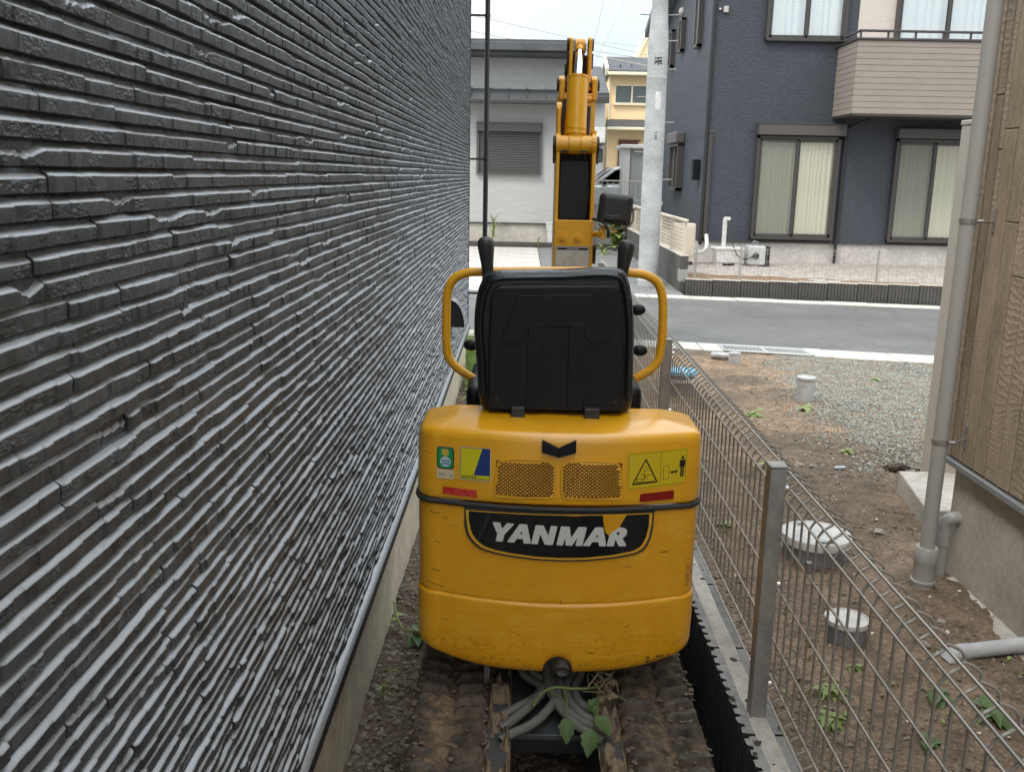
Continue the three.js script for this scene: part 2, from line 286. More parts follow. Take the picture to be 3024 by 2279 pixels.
// far side of the road
struct('gravel_verge', grid(30, 10, (u, v) => { const x = lerp(.35, 2.34, u); return [x, .004 + .02 * wn(x * 9, v * 40, 2), lerp(farOut(x), -21.8, v)]; }, (u, v, q) => [q[0], q[2]]), M.greyGravel, true);
struct('concrete_drive', bx(-5, .34, -.1, .012, -13.85, -21.8), M.concrete);
struct('yard_ground', grid(60, 24, (u, v) => { const x = lerp(2.4, 11, u), z = lerp(wallLine(x) - .1, -17.3, v); return [x, .14 + .05 * sstep(.15, .4, v) + .03 * wn(x * 6, z * 6, 4), z]; }, (u, v, q) => [q[0], q[2]]), M.paleGravel, true);
{ const g = grid(90, 8, (u, v) => { const x = lerp(2.42, 9, u); return [x, .19 + .035 * wn(x * 8, v * 3, 8), lerp(wallLine(x) - .08, wallLine(x) - .95, v)]; }); g.setAttribute('color', new THREE.Float32BufferAttribute(Array.from({ length: g.attributes.position.count }, () => [1.15, .9, .62]).flat(), 3)); struct('yard_soil', g, M.soil); }

// ---------------------------------------------------------------- left house: stacked-stone siding
const ROW = .0248, WX = -.461, WZ1 = -7.86;
const house = thing('stone_clad_house', 'dark house wall of stacked grey stone strips along the whole left side', 'house', [-.5, 0, -3.5]);
add(house, 'wall', merge([bx(-3.5, WX, .385, 4.15, 1.4, WZ1)]), M.stoneGroove);
{
  const strips = []; const r = mulberry(99), R = (a, b) => a + (b - a) * r();
  const rows = Math.floor((3.72 - .409) / ROW);
  for (let k = 0; k < rows; k++) {
    let z = 1.1 - r() * .3; const y = .409 + k * ROW; let dPrev = 0;
    while (z > WZ1) {
      let len = R(.12, .42); if (r() < .15) len = R(.40, .62); let e = z - len; if (e < WZ1) { e = WZ1; }
      if (z - e > .02) { let D = R(.0068, .0112); if (Math.abs(D - dPrev) < .001) D += .0014; dPrev = D; strips.push({ y, z0: z, z1: e, D, fh: r() < .3 ? R(.0125, .0175) : R(.0142, .0158), mat: r() < .5 ? 0 : r() < .6 ? 1 : 2, seed: Math.floor(r() * 1e6), chip: r() < .32 }); }
      z = e;
    }
  }
  const v3 = new THREE.Vector3();
  for (const s of strips) {
    const zc = (s.z0 + s.z1) / 2; v3.set(WX, s.y, zc).project(camera); const zn = Math.min(s.z0, -.6); const v0 = new THREE.Vector3(WX, s.y, s.z1).project(camera);
    const d = Math.hypot(WX, s.y - 1.65, zc); s.d = d; s.vis = s.z1 < -.62 && v0.x > -1.02 && Math.abs(v0.y) < 1.05;
    s.size = s.vis ? (s.z0 - s.z1) / (d * d) : 0;
  }
  const order = strips.slice().sort((a, b) => b.size - a.size); order.forEach((s, i) => { s.own = i < 298 && s.size > 0; });
  function stripGeo(s) {
    const len = s.z0 - s.z1, step = s.d < 1.7 ? .0042 : s.d < 2.6 ? .008 : s.d < 4.5 ? .02 : .05, q = mulberry(s.seed + 7), ts = [];
    // chisel facets: each has its own depth, lean and height, and meets the next one in a sharp, slanted step
    const fac = []; let t = 0; while (t < len) { const l = .014 + q() * q() * .12; fac.push({ a: t, b: Math.min(len, t + l), lvl: (q() - .5) * .0030, slope: (q() - .5) * .034, lift: (q() - .5) * .0011, skew: (q() - .5) * .007 }); t += l; }
    fac.forEach((f, k) => { const m = Math.max(1, Math.round((f.b - f.a) / step)); for (let i = 0; i <= m; i++) { let tt = lerp(f.a, f.b, i / m); if (i === 0 && k) tt += .00025; if (i === m && k < fac.length - 1) tt -= .00025; ts.push([tt, f, lerp(k ? f.skew : 0, k < fac.length - 1 ? fac[k + 1].skew : 0, i / m)]); } });
    const chipAt = s.chip ? q() * len : -9, chipW = .018 + q() * .05, chipUp = q() < .45, n = ts.length - 1, sd = s.seed % 977;
    const prof = ts.map(([t, f, skew], i) => {
      let D = s.D + f.lvl + f.slope * (t - (f.a + f.b) / 2) + .0009 * (wn(t * 90, sd, 11, 2) - .5), top = s.fh + f.lift + .0008 * (wn(t * 60, sd + .5, 12, 3) - .5), bot = .0006 + .0009 * (wn(t * 50, sd, 13, 2) - .5), rg = 0;
      const c = sstep(chipW, chipW * .35, Math.abs(t - chipAt + .006 * (wn(t * 80, sd, 41, 2) - .5)));
      if (c > .02) { const rough = .4 + 1.2 * wn(t * 190, sd, 19, 2); rg = c; if (chipUp) { top -= c * .0065 * rough; } D -= c * .0038 * rough; }
      const e = Math.min(1, Math.min(t, len - t) / .0016);
      D = Math.max(.003, D) * lerp(.7, 1, e);
      return [s.z0 - t - (i === 0 ? .0007 : i === n ? -.0007 : 0), D, top, bot, rg, skew, wn(t * 260, sd, 23, 1) - .5, wn(t * 230, sd, 27, 1) - .5, wn(t * 210, sd, 29, 1) - .5];
    });
    const y = s.y, X = WX, parts = [];
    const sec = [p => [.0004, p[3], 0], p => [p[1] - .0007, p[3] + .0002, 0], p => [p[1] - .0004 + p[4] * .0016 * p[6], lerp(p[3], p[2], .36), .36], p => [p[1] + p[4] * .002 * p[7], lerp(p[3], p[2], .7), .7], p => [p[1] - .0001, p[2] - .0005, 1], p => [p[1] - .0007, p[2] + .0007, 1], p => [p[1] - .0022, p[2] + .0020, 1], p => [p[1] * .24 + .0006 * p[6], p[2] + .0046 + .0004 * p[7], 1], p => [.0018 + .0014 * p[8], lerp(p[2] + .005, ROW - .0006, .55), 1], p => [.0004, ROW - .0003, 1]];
    for (const ks of [[0, 1], [1, 2, 3, 4], [4, 5, 6], [6, 7], [7, 8, 9]]) {
      const b = ks[0], flat = b === 4 || b === 0 || b === 6;
      parts.push(grid(n, ks.length - 1, (u, v) => { const p = prof[Math.round(u * n)], w = sec[ks[Math.round(v * (ks.length - 1))]](p); return [X + w[0], y + w[1], p[0] + p[5] * (w[2] - .5)]; }, (u, v, w) => flat ? [(s.seed % 13) * .37, (s.seed % 7) * .211] : [w[2] + (s.seed % 13) * .37, w[1] + w[0] + (s.seed % 7) * .211]));
    }
    for (const e of [0, n]) { const p = prof[e], f = sec.map(w => w(p)), pos = [], ix = []; for (const w of f) pos.push(X + w[0], y + w[1], p[0]); for (let i = 1; i < f.length - 1; i++) e ? ix.push(0, i, i + 1) : ix.push(0, i + 1, i); const g = new THREE.BufferGeometry(); g.setAttribute('position', new THREE.Float32BufferAttribute(pos, 3)); g.setAttribute('uv', new THREE.Float32BufferAttribute(f.flatMap(w => [w[0] * 1, w[1]]), 2)); g.setIndex(ix); g.computeVertexNormals(); parts.push(g); }
    const ni = parts.map(g => g.toNonIndexed());
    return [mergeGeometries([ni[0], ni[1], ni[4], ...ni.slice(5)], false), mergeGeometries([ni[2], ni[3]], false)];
  }
  const mats = [M.stoneA, M.stoneB, M.stoneC], rest = [[], [], []];
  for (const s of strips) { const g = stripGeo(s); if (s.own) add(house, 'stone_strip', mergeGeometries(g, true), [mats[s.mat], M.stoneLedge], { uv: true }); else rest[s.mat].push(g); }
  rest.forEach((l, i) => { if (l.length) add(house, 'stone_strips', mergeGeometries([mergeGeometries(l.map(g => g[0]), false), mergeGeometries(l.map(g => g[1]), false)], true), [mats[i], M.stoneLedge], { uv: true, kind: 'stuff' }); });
  // the wall above the frame carries on with plain courses
  add(house, 'upper_course', merge(Array.from({ length: 8 }, (_, k) => bx(WX - .01, WX + .008, 3.74 + k * .05, 3.774 + k * .05, 1.2, WZ1))), M.stoneB);
}
add(house, 'corner_trim', merge([bx(WX - .02, WX + .0125, .39, 4.15, WZ1 - .012, WZ1 + .0005)]), M.stoneB);
add(house, 'flashing', grid(1, 3, (u, v) => { const q = [[WX - .002, .408], [-.446, .402], [-.4365, .3955], [-.436, .392]][Math.round(v * 3)]; return [q[0], q[1], lerp(1.3, WZ1 - .02, u)]; }), M.flashing);
add(house, 'drip_edge', bx(-.462, -.4355, .361, .3923, 1.3, WZ1 - .02), M.flashingLip);
add(house, 'foundation', grid(160, 8, (u, v) => [-.470 + .004 * (wn(u * 90, v * 9, 24) - .5), lerp(-.1, .363, v), lerp(1.3, WZ1, u)], (u, v, q) => [q[2], q[1]]), M.foundation, { uv: true });
add(house, 'foundation', bx(-3.4, -.475, -.1, .362, 1.3, WZ1), M.foundation);
{ const dp = add(house, 'downpipe', merge([cyl([-.325, -.05, -8.05], [-.325, 4.1, -8.05], .0205, .0205, 20)]), M.blackMetal);
  for (const y of [2.908, 1.773, .645]) add(dp, 'pipe_bracket', merge([bx(-.47, -.325, y - .008, y + .008, -8.045, -8.03), lathe([[.0205, -.012], [.0235, -.012], [.0235, .012], [.0205, .012]], -.325, y, -8.05, 20)]), M.blackMetal); }
{ // quarter-round vent hood on the wall
  const arc = [[0, 0]]; for (let i = 0; i <= 14; i++) { const a = i / 14 * Math.PI / 2; arc.push([.088 * Math.sin(Math.PI / 2 - a), .172 * Math.sin(a)]); }
  const g = extr(arc.map(p => [p[0], p[1]]), .13, .002); g.translate(-.452, .690, -6.03); add(house, 'vent_hood', g, M.blackMetal);
  const rim = grid(14, 1, (u, v) => { const a = u * Math.PI / 2; return [-.452 + .0905 * Math.cos(a), .690 + .1745 * Math.sin(a), lerp(-6.04, -5.885, v)]; }); add(house, 'vent_rim', rim, M.flashing);
}

// ---------------------------------------------------------------- retaining block wall under the fence
{
  const t = thing('block_wall', 'low ribbed concrete block wall under the wire fence, dark on its ribbed side', 'wall', [.574, 0, -3]);
  const X0 = .523, X1 = .625, rough = mulberry(5);
  function ribbed(z0, z1, y0, y1) {
    const pts = [[X1, z0], [X1, z1]]; const n = Math.round(Math.abs(z0 - z1) / .0385); const dz = (z0 - z1) / n;
    for (let i = 0; i < n; i++) { const a = z1 + dz * i, e = .005 * rough(), f = .012 * (rough() - .5), h = .11 * (rough() - .5); pts.push([X0 + .015, a + dz * .06], [X0 + .014, a + dz * (.28 + h)], [X0 + e, a + dz * (.38 + h)], [X0 + e + f * .3, a + dz * (.62 + h)], [X0 + .0015 + .003 * rough(), a + dz * .92]); }
    pts.push([X0 + .013, z0]);
    const s = new THREE.Shape(pts.map(p => new THREE.Vector2(p[0], -p[1]))); const g = new THREE.ExtrudeGeometry(s, { depth: y1 - y0, bevelEnabled: false }); g.rotateX(-Math.PI / 2); g.translate(0, y0, 0); return g;
  }
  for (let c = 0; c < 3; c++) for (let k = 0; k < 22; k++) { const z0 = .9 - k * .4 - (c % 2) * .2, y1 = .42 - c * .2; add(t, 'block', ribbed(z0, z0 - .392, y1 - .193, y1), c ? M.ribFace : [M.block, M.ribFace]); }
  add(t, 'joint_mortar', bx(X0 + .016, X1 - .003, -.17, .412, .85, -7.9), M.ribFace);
  add(t, 'core_mortar', grid(200, 4, (u, v) => { const z = lerp(.8, -7.85, u); return [.553 + v * .044 + .003 * (wn(z * 14, v, 3) - .5), .4215 + .004 * (v > 0 && v < 1) + .003 * (wn(z * 30, v * 5, 9) - .5) - .002, z]; }, (u, v, q) => [q[2], q[0]]), M.mortar, { uv: true });
  const chips = []; for (let i = 0; i < 70; i++) { const z = rr(-.9, -5), g = rocks[i % 3].clone(), s = rr(.002, .0065); g.scale(s * rr(1, 2), s * .5, s * rr(1, 1.8)); g.rotateY(rr(0, 6)); g.translate(rr(X0 + .008, X1 - .004), .424, z); chips.push(g); }
  add(t, 'dirt_crumbs', merge(chips), M.ironRust, { kind: 'stuff' });
}
// ---------------------------------------------------------------- folded wire mesh fence
{
  const t = thing('mesh_fence', 'bronze wire mesh fence with folded top on the low block wall', 'fence', [.6, .42, -3]);
  const hs = [[.606, 1.02], [.6125, .978], [.6, .958], [.6, .865], [.6, .745], [.6, .62], [.6, .53], [.6, .468]];
  const posts = [-.36, -1.98, -3.60, -5.22, -6.84];
  for (const [i, z] of posts.entries()) {
    const p = add(t, 'post', rbx(.556, .593, .40, 1.030, z - .019, z + .019, .003), M.fencePost);
    add(p, 'post_cap', rbx(.5545, .5945, 1.0305, 1.038, z - .0205, z + .0205, .003), M.fencePost);
    for (const y of [.98, .75, .5]) add(p, 'clip', cyl([.592, y, z], [.604, y, z], .006, .006, 8), M.chrome);
  }
  const wire = tube([[.6, .464, 0], [.603, .470, 0], [.615, .476, 0], [.629, .485, 0], [.634, .497, 0], [.629, .510, 0], [.613, .522, 0], [.601, .531, 0], [.6, .545, 0], [.6, .65, 0], [.6, .80, 0], [.6, .935, 0], [.6, .952, 0], [.603, .960, 0], [.612, .973, 0], [.624, .981, 0], [.633, .990, 0], [.635, 1.0, 0], [.628, 1.011, 0], [.615, 1.018, 0], [.604, 1.0215, 0]], .0026, 72, 6);
  const wg = prep(wire); wg.translate(-.6, -.42, 0);
  for (let z = .2; z > -7.25; z -= .05) { const o = new THREE.Mesh(wg, M.fenceWire); o.name = 'vertical_wire'; o.position.z = z + 3; o.castShadow = o.receiveShadow = true; t.add(o); }
  for (const [x, y] of hs) { for (const [a, b] of [[.25, -1.975], [-1.985, -3.595], [-3.605, -5.215], [-5.225, -7.28]]) add(t, 'horizontal_wire', cyl([x - .0045, y, a], [x - .0045, y, b], .0027, .0027, 7), M.fenceWire); }
  add(t, 'mesh_tie', rbx(.5925, .6045, .870, .892, -1.788, -1.774, .002), M.wornSteel);
}
// end of a paler railing past the last mesh post

// ---------------------------------------------------------------- mini excavator, seen from behind
function paintMap(seed, base, n = 900) {           // dust, scuffs and chips on yellow paint (1 m square)
  return canvasTex(1024, 1024, (x) => {
    const r = mulberry(seed), R = (a, b) => a + (b - a) * r();
    x.fillStyle = base; x.fillRect(0, 0, 1024, 1024);
    for (let i = 0; i < 260; i++) { x.globalAlpha = R(.01, .035); x.fillStyle = r() < .5 ? '#7a4a08' : '#ffd890'; x.beginPath(); x.ellipse(R(0, 1024), R(0, 1024), R(20, 130), R(10, 60), R(0, 3), 0, 7); x.fill(); }
    for (let i = 0; i < n; i++) { x.globalAlpha = n > 500 ? R(.05, .30) : R(.03, .16); x.strokeStyle = r() < .55 ? '#f7cc78' : '#6b4408'; x.lineWidth = R(.6, 1.6); const a = R(0, 1024), b = R(0, 1024), t = R(-.5, .5), l = R(5, 70); x.beginPath(); x.moveTo(a, b); x.quadraticCurveTo(a + l / 2, b + R(-6, 6), a + l * Math.cos(t), b + l * Math.sin(t)); x.stroke(); }
    for (let i = 0; i < 40; i++) { x.globalAlpha = R(.2, .7); x.fillStyle = r() < .7 ? '#3a210a' : '#2a2622'; const a = R(0, 1024), b = R(0, 1024), l = R(2, 16); x.beginPath(); x.ellipse(a, b, l, R(1, 2.6), R(-.3, .3), 0, 7); x.fill(); }
    if (n > 800 && n < 1000) {       // knocks where this counterweight has been scraped (u = x + .3 z + .3, v = y)
      const at = (X, Y) => [(X + .3 * -2.14 + .3) * 1024, (1 - Y) * 1024]; const W = w => ((w % 1024) + 1024) % 1024;
      x.strokeStyle = '#4a2a0a'; x.fillStyle = '#3a2a18'; x.globalAlpha = .75; x.lineWidth = 2;
      for (const [X, Y, l, t] of [[-.22, .842, 26, .18], [-.205, .765, 14, .3], [-.215, .69, 22, .2], [-.23, .655, 50, .22], [-.235, .64, 8, 1.2], [.118, .635, 14, 1.35], [.34, .636, 14, -.05], [.28, .56, 12, -.6], [-.18, .56, 9, .1]]) { const p = at(X, Y), a = W(p[0]); x.beginPath(); x.moveTo(a, p[1]); x.lineTo(a + l * Math.cos(t), p[1] + l * Math.sin(t)); x.stroke(); }
      for (let i = 0; i < 60; i++) { const p = at(R(.415, .437), R(.655, .715)); x.globalAlpha = R(.2, .7); x.fillRect(W(p[0]), p[1], R(1, 6), R(1, 4)); }
      for (let i = 0; i < 40; i++) { const p = at(R(.33, .42), R(.455, .475)); x.globalAlpha = R(.3, .9); x.fillRect(W(p[0]), p[1], R(2, 9), R(1, 6)); }
      for (let i = 0; i < 700; i++) { const p = at(R(-.25, .46), .425 + .11 * Math.pow(r(), 2.4)); x.globalAlpha = R(.04, .22); x.fillStyle = r() < .6 ? '#8a6a3a' : '#5a4020'; x.beginPath(); x.ellipse(W(p[0]), p[1], R(1, 7), R(1, 5), 0, 0, 7); x.fill(); }
      for (let i = 0; i < 90; i++) { const p = at(R(-.25, .46), R(.50, .86)); x.globalAlpha = R(.03, .09); x.fillStyle = '#fbe3b0'; x.beginPath(); x.ellipse(W(p[0]), p[1], R(8, 46), R(4, 20), R(-.4, .4), 0, 7); x.fill(); }
      x.strokeStyle = '#f6c873'; for (let i = 0; i < 26; i++) { x.globalAlpha = R(.15, .4); x.lineWidth = R(.8, 1.8); const p = at(R(-.2, .4), R(.47, .60)), a = W(p[0]), l = R(40, 200); x.beginPath(); x.moveTo(a, p[1]); x.quadraticCurveTo(a + l / 2, p[1] + R(-8, 8), a + l, p[1] + R(-16, 16)); x.stroke(); }
    }
    x.globalAlpha = 1;
  });
}
const rept = t => { t.wrapS = t.wrapT = THREE.RepeatWrapping; return t; };
const mapA = rept(paintMap(11, '#efab12', 260)), mapB = rept(paintMap(23, '#e9a413', 900)), mapC = rept(paintMap(31, '#eca912', 1400));
for (const [k, m, ro] of [['paintHood', mapA, .3], ['paintWeight', mapB, .42], ['paintBoom', mapC, .4]]) { std(k, [1, 1, 1], ro, { map: m, bumpMap: rep(tFine, 2, 2), bumpScale: .0006, clearcoat: k === 'paintHood' ? .7 : .35, clearcoatRoughness: .22 }); }
std('paintRim', [.78, .40, .02], .35);
const EX = thing('mini_excavator', 'yellow rubber-tracked mini excavator seen from behind between the stone wall and the fence', 'excavator', [.105, 0, -2.3]);
const XC = .102, rear = x => -2.115 - .437 * (x - XC) * (x - XC);
function outline(d, zf) {
  const hw = .350 - d, rc = Math.max(.058 - d * .5, .014), out = [], ax = hw - rc, zA = rear(XC + ax) - d;
  for (let i = 0; i <= 5; i++) out.push([XC - hw, lerp(zf, zA - rc, i / 5)]);
  for (let i = 1; i < 10; i++) { const a = i / 10 * Math.PI / 2; out.push([XC - ax - rc * Math.cos(a), zA - rc + rc * Math.sin(a)]); }
  const N = 150; for (let i = 0; i <= N; i++) { const x = XC + lerp(-ax, ax, i / N); out.push([x, rear(x) - d]); }
  for (let i = 9; i > 0; i--) { const a = i / 10 * Math.PI / 2; out.push([XC + ax + rc * Math.cos(a), zA - rc + rc * Math.sin(a)]); }
  for (let i = 0; i <= 5; i++) out.push([XC + hw, lerp(zA - rc, zf, i / 5)]);
  return out;
}
function shell(rows, zf, fix) {
  const rings = rows.map(r => outline(r[1], zf).map(p => { const q = [p[0], r[0], p[1]]; return fix ? fix(q, r) : q; })), nx = rings[0].length - 1, ny = rows.length - 1;
  return grid(nx, ny, (u, v) => rings[Math.round(v * ny)][Math.round(u * nx)], (u, v, q) => [q[0] + q[2] * .3 + .3, q[1]]);
}
{ // counterweight with exhaust arch at the bottom
  const rows = [[.424, .20], [.424, .05], [.4255, .03], [.430, .018], [.438, .009], [.452, .003], [.475, .0005], [.50, 0], [.56, -.001], [.612, -.001], [.6175, .0], [.6195, .004], [.6215, .0055], [.6245, .0035], [.63, .003], [.70, .003], [.80, .002], [.85, .002], [.858, .0035], [.863, .008], [.8645, .014], [.8645, .06]];
  const arch = x => { const d = x - .1105, r = .0365; return Math.abs(d) < r ? Math.sqrt(r * r - d * d) * 1.28 : 0; };
  const g = shell(rows, -2.50, (q, r) => {
    const w = 1.15 * Math.pow(Math.abs(q[0] - XC) / .34, 3.4), k = clamp((.56 - r[0]) / .136);
    q[1] += w * .048 * k * k; q[1] += arch(q[0]) * k * k; q[1] += .0135 * sstep(.20, .0, Math.abs(r[0] - .62)) * (Math.pow((q[0] - XC) / .35, 2)); return q;
  });
  add(EX, 'counterweight', g, M.paintWeight, { uv: true });
  add(EX, 'exhaust_pipe', merge([cyl([.124, .43, -2.135], [.128, .475, -2.26], .019, .019, 18, true), cyl([.124, .43, -2.134], [.128, .475, -2.26], .0165, .0165, 18, true)]), M.wornSteel);
  add(EX, 'engine_bay', merge([bx(-.2, .40, .45, .86, -2.46, -2.25)]), M.roomDark);
}
{ // hood
  const rows = [[.877, .05], [.877, .008], [.8785, .004], [.882, .001], [.90, 0], [.98, .001], [1.03, .003], [1.042, .006], [1.050, .011], [1.0545, .02], [1.0585, .035], [1.0625, .055], [1.0655, .075], [1.067, .09], [1.067, .10]];
  const hood = add(EX, 'engine_hood', shell(rows, -2.34), M.paintHood, { uv: true });
  const top = outline(.099, -2.34), s = new THREE.ShapeGeometry(new THREE.Shape(top.map(p => new THREE.Vector2(p[0], -p[1])))); s.rotateX(-Math.PI / 2); s.translate(0, 1.0665, 0);
  add(hood, 'hood_top', s, M.paintBoom);
  add(hood, 'hood_front', bx(XC - .245, XC + .245, .88, 1.065, -2.338, -2.345), M.paintBoom);
  const sl = outline(.001, -2.42); add(EX, 'rubber_seal', tube(sl.filter((_, i) => i % 3 === 0).map(p => [p[0], .8705 - .002 * Math.cos((p[0] - XC) * 6), p[1] + .0015]), .0068, 150, 8), M.rubber);
}
function patch(x0, x1, yt, yb, off, nx = 24, ny = 4) { const T = typeof yt === 'function' ? yt : () => yt, B = typeof yb === 'function' ? yb : () => yb; return grid(nx, ny, (u, v) => { const x = lerp(x0, x1, u); return [x, lerp(B(x), T(x), v), rear(x) + off]; }); }
const pl = pts => x => { for (let i = 0; i < pts.length - 1; i++) if (x <= pts[i + 1][0]) { const t = clamp((x - pts[i][0]) / (pts[i + 1][0] - pts[i][0])); return lerp(pts[i][1], pts[i + 1][1], t); } return pts[pts.length - 1][1]; };
function tex(map, o = {}) { return new THREE.MeshPhysicalMaterial({ map, roughness: .42, clearcoat: .25, ...o }); }
{ // black name plate with raised yellow rim in a recess
  const pb = [[-.118, .853], [-.1165, .825], [-.110, .800], [-.098, .783], [-.079, .768], [-.05, .760], [-.011, .7545], [.05, .749], [.106, .7475], [.17, .749], [.237, .7555], [.285, .764], [.303, .774], [.315, .795], [.321, .825], [.323, .857]];
  const grow = e => pl(pb.map(p => [XC + (p[0] - XC) * (1 + e / .21), p[1] - e]));
  add(EX, 'plate_recess', patch(-.128, .333, .866, grow(.011), .0022, 80), M.roomDark);
  add(EX, 'plate_rim', patch(-.1235, .3275, x => .8585 + .006 * (x - .1), grow(.0055), .006, 80), M.paintRim);
  const logo = canvasTex(1536, 400, (x, W, H) => {
    x.fillStyle = '#0a1013'; x.fillRect(0, 0, W, H);
    const gx = v => (v + .118) / .441 * W, gy = v => (.858 - v) / .111 * H;
    x.save(); x.fillStyle = '#d4d2cd'; x.strokeStyle = '#d4d2cd'; x.lineWidth = 15; x.lineJoin = 'round'; x.font = 'bold 200px sans-serif'; x.textBaseline = 'alphabetic';
    const w = x.measureText('YANMAR').width, tw = gx(.268) - gx(-.060), th = gy(.786) - gy(.831);
    x.translate(gx(-.064), gy(.786)); x.transform(1, .02, -.2, 1, 0, 0); x.scale(tw / w, th / 146); x.fillText('YANMAR', 0, 0); x.strokeText('YANMAR', 0, 0); x.restore();
    x.fillStyle = '#dc9c0e'; x.beginPath(); [[.206, .86], [.266, .86], [.258, .846], [.248, .826], [.236, .818], [.222, .806], [.214, .815], [.209, .838]].forEach((p, i) => i ? x.lineTo(gx(p[0]), gy(p[1])) : x.moveTo(gx(p[0]), gy(p[1]))); x.fill();
    x.fillStyle = '#b77a12'; x.beginPath(); [[.10, .86], [.165, .86], [.15, .8545], [.12, .8555]].forEach((p, i) => i ? x.lineTo(gx(p[0]), gy(p[1])) : x.moveTo(gx(p[0]), gy(p[1]))); x.fill();
    const r = mulberry(3); x.fillStyle = '#a8a49a'; for (let i = 0; i < 60; i++) { x.globalAlpha = r() * .5; x.fillRect(r() * W, r() * H, 1 + r() * 5, 1 + r() * 2); } x.globalAlpha = 1;
  });
  const g = patch(-.1165, .3205, x => .8565 + .006 * (x - .1), grow(-.0005), .0072, 90); const p = g.attributes.position, uv = g.attributes.uv; for (let i = 0; i < p.count; i++) uv.setXY(i, (p.getX(i) + .118) / .441, (p.getY(i) - .747) / .111);
  add(EX, 'name_plate', g, tex(logo, { roughness: .25 }), { uv: true });
  add(EX, 'upper_gap', patch(-.13, .335, .872, .8605, .0025, 60), M.roomDark);
}
{ // chevron badge
  for (const s of [-1, 1]) { const g = extr(s < 0 ? [[.056, 1.043], [.096, 1.0235], [.096, 1.0005], [.056, 1.0125]] : [[.0965, 1.0235], [.1365, 1.044], [.1365, 1.0125], [.0965, 1.0005]], .006, .0018); g.translate(0, 0, -2.114); add(EX, 'chevron_badge', g, M.blackPlastic); }
  // expanded-metal grilles
  const oG = { L: [[-.041, .986], [.080, .989], [.088, .984], [.0905, .974], [.0905, .912], [.088, .903], [.080, .899], [-.046, .896], [-.054, .900], [-.0555, .909], [-.050, .968], [-.047, .981]], R: [[.116, .989], [.230, .987], [.240, .983], [.2455, .971], [.2525, .910], [.251, .901], [.244, .897], [.118, .899], [.109, .902], [.1055, .911], [.104, .975], [.107, .985]] };
  for (const k of ['L', 'R']) {
    const o = oG[k], inside = (x, y, m) => { let c = false, dmin = 9; for (let i = 0, j = o.length - 1; i < o.length; j = i++) { const a = o[i], b = o[j]; if ((a[1] > y) !== (b[1] > y) && x < (b[0] - a[0]) * (y - a[1]) / (b[1] - a[1]) + a[0]) c = !c; const t = clamp(((x - a[0]) * (b[0] - a[0]) + (y - a[1]) * (b[1] - a[1])) / ((b[0] - a[0]) ** 2 + (b[1] - a[1]) ** 2)); dmin = Math.min(dmin, Math.hypot(x - a[0] - t * (b[0] - a[0]), y - a[1] - t * (b[1] - a[1]))); } return c && dmin > m; };
    const holes = [], dx = .0104, dy = .0043; let row = 0;
    for (let y = .899; y < .989; y += dy, row++) for (let x = -.055 + (row % 2) * dx / 2; x < .254; x += dx) if (inside(x, y, .0034)) holes.push([[x - .0046, y], [x - .0024, y - .0020], [x + .0024, y - .0020], [x + .0046, y], [x + .0024, y + .0020], [x - .0024, y + .0020]]);
    const s = new THREE.Shape(o.map(p => new THREE.Vector2(p[0], p[1]))); for (const h of holes) s.holes.push(new THREE.Path(h.map(p => new THREE.Vector2(p[0], p[1]))));
    const g = new THREE.ShapeGeometry(s), p = g.attributes.position; for (let i = 0; i < p.count; i++) p.setZ(i, rear(p.getX(i)) + .0030); g.computeVertexNormals();
    add(EX, 'grille', g, M.paintRim);
    const back = grid(20, 10, (u, v) => { const a = o.reduce((m, q) => [Math.min(m[0], q[0]), Math.max(m[1], q[0])], [9, -9]); const x = lerp(a[0] + .004, a[1] - .004, u); return [x, lerp(.899, .9865, v), rear(x) + .0012]; });
    add(EX, 'grille_back', back, (M.grilleBack || std('grilleBack', [.17, .06, .014], .8)));
    add(EX, 'grille_lip', tube(o.map(q => [q[0], q[1], rear(q[0]) + .0025]), .0014, 90, 5, true), M.paintRim);
  }
}
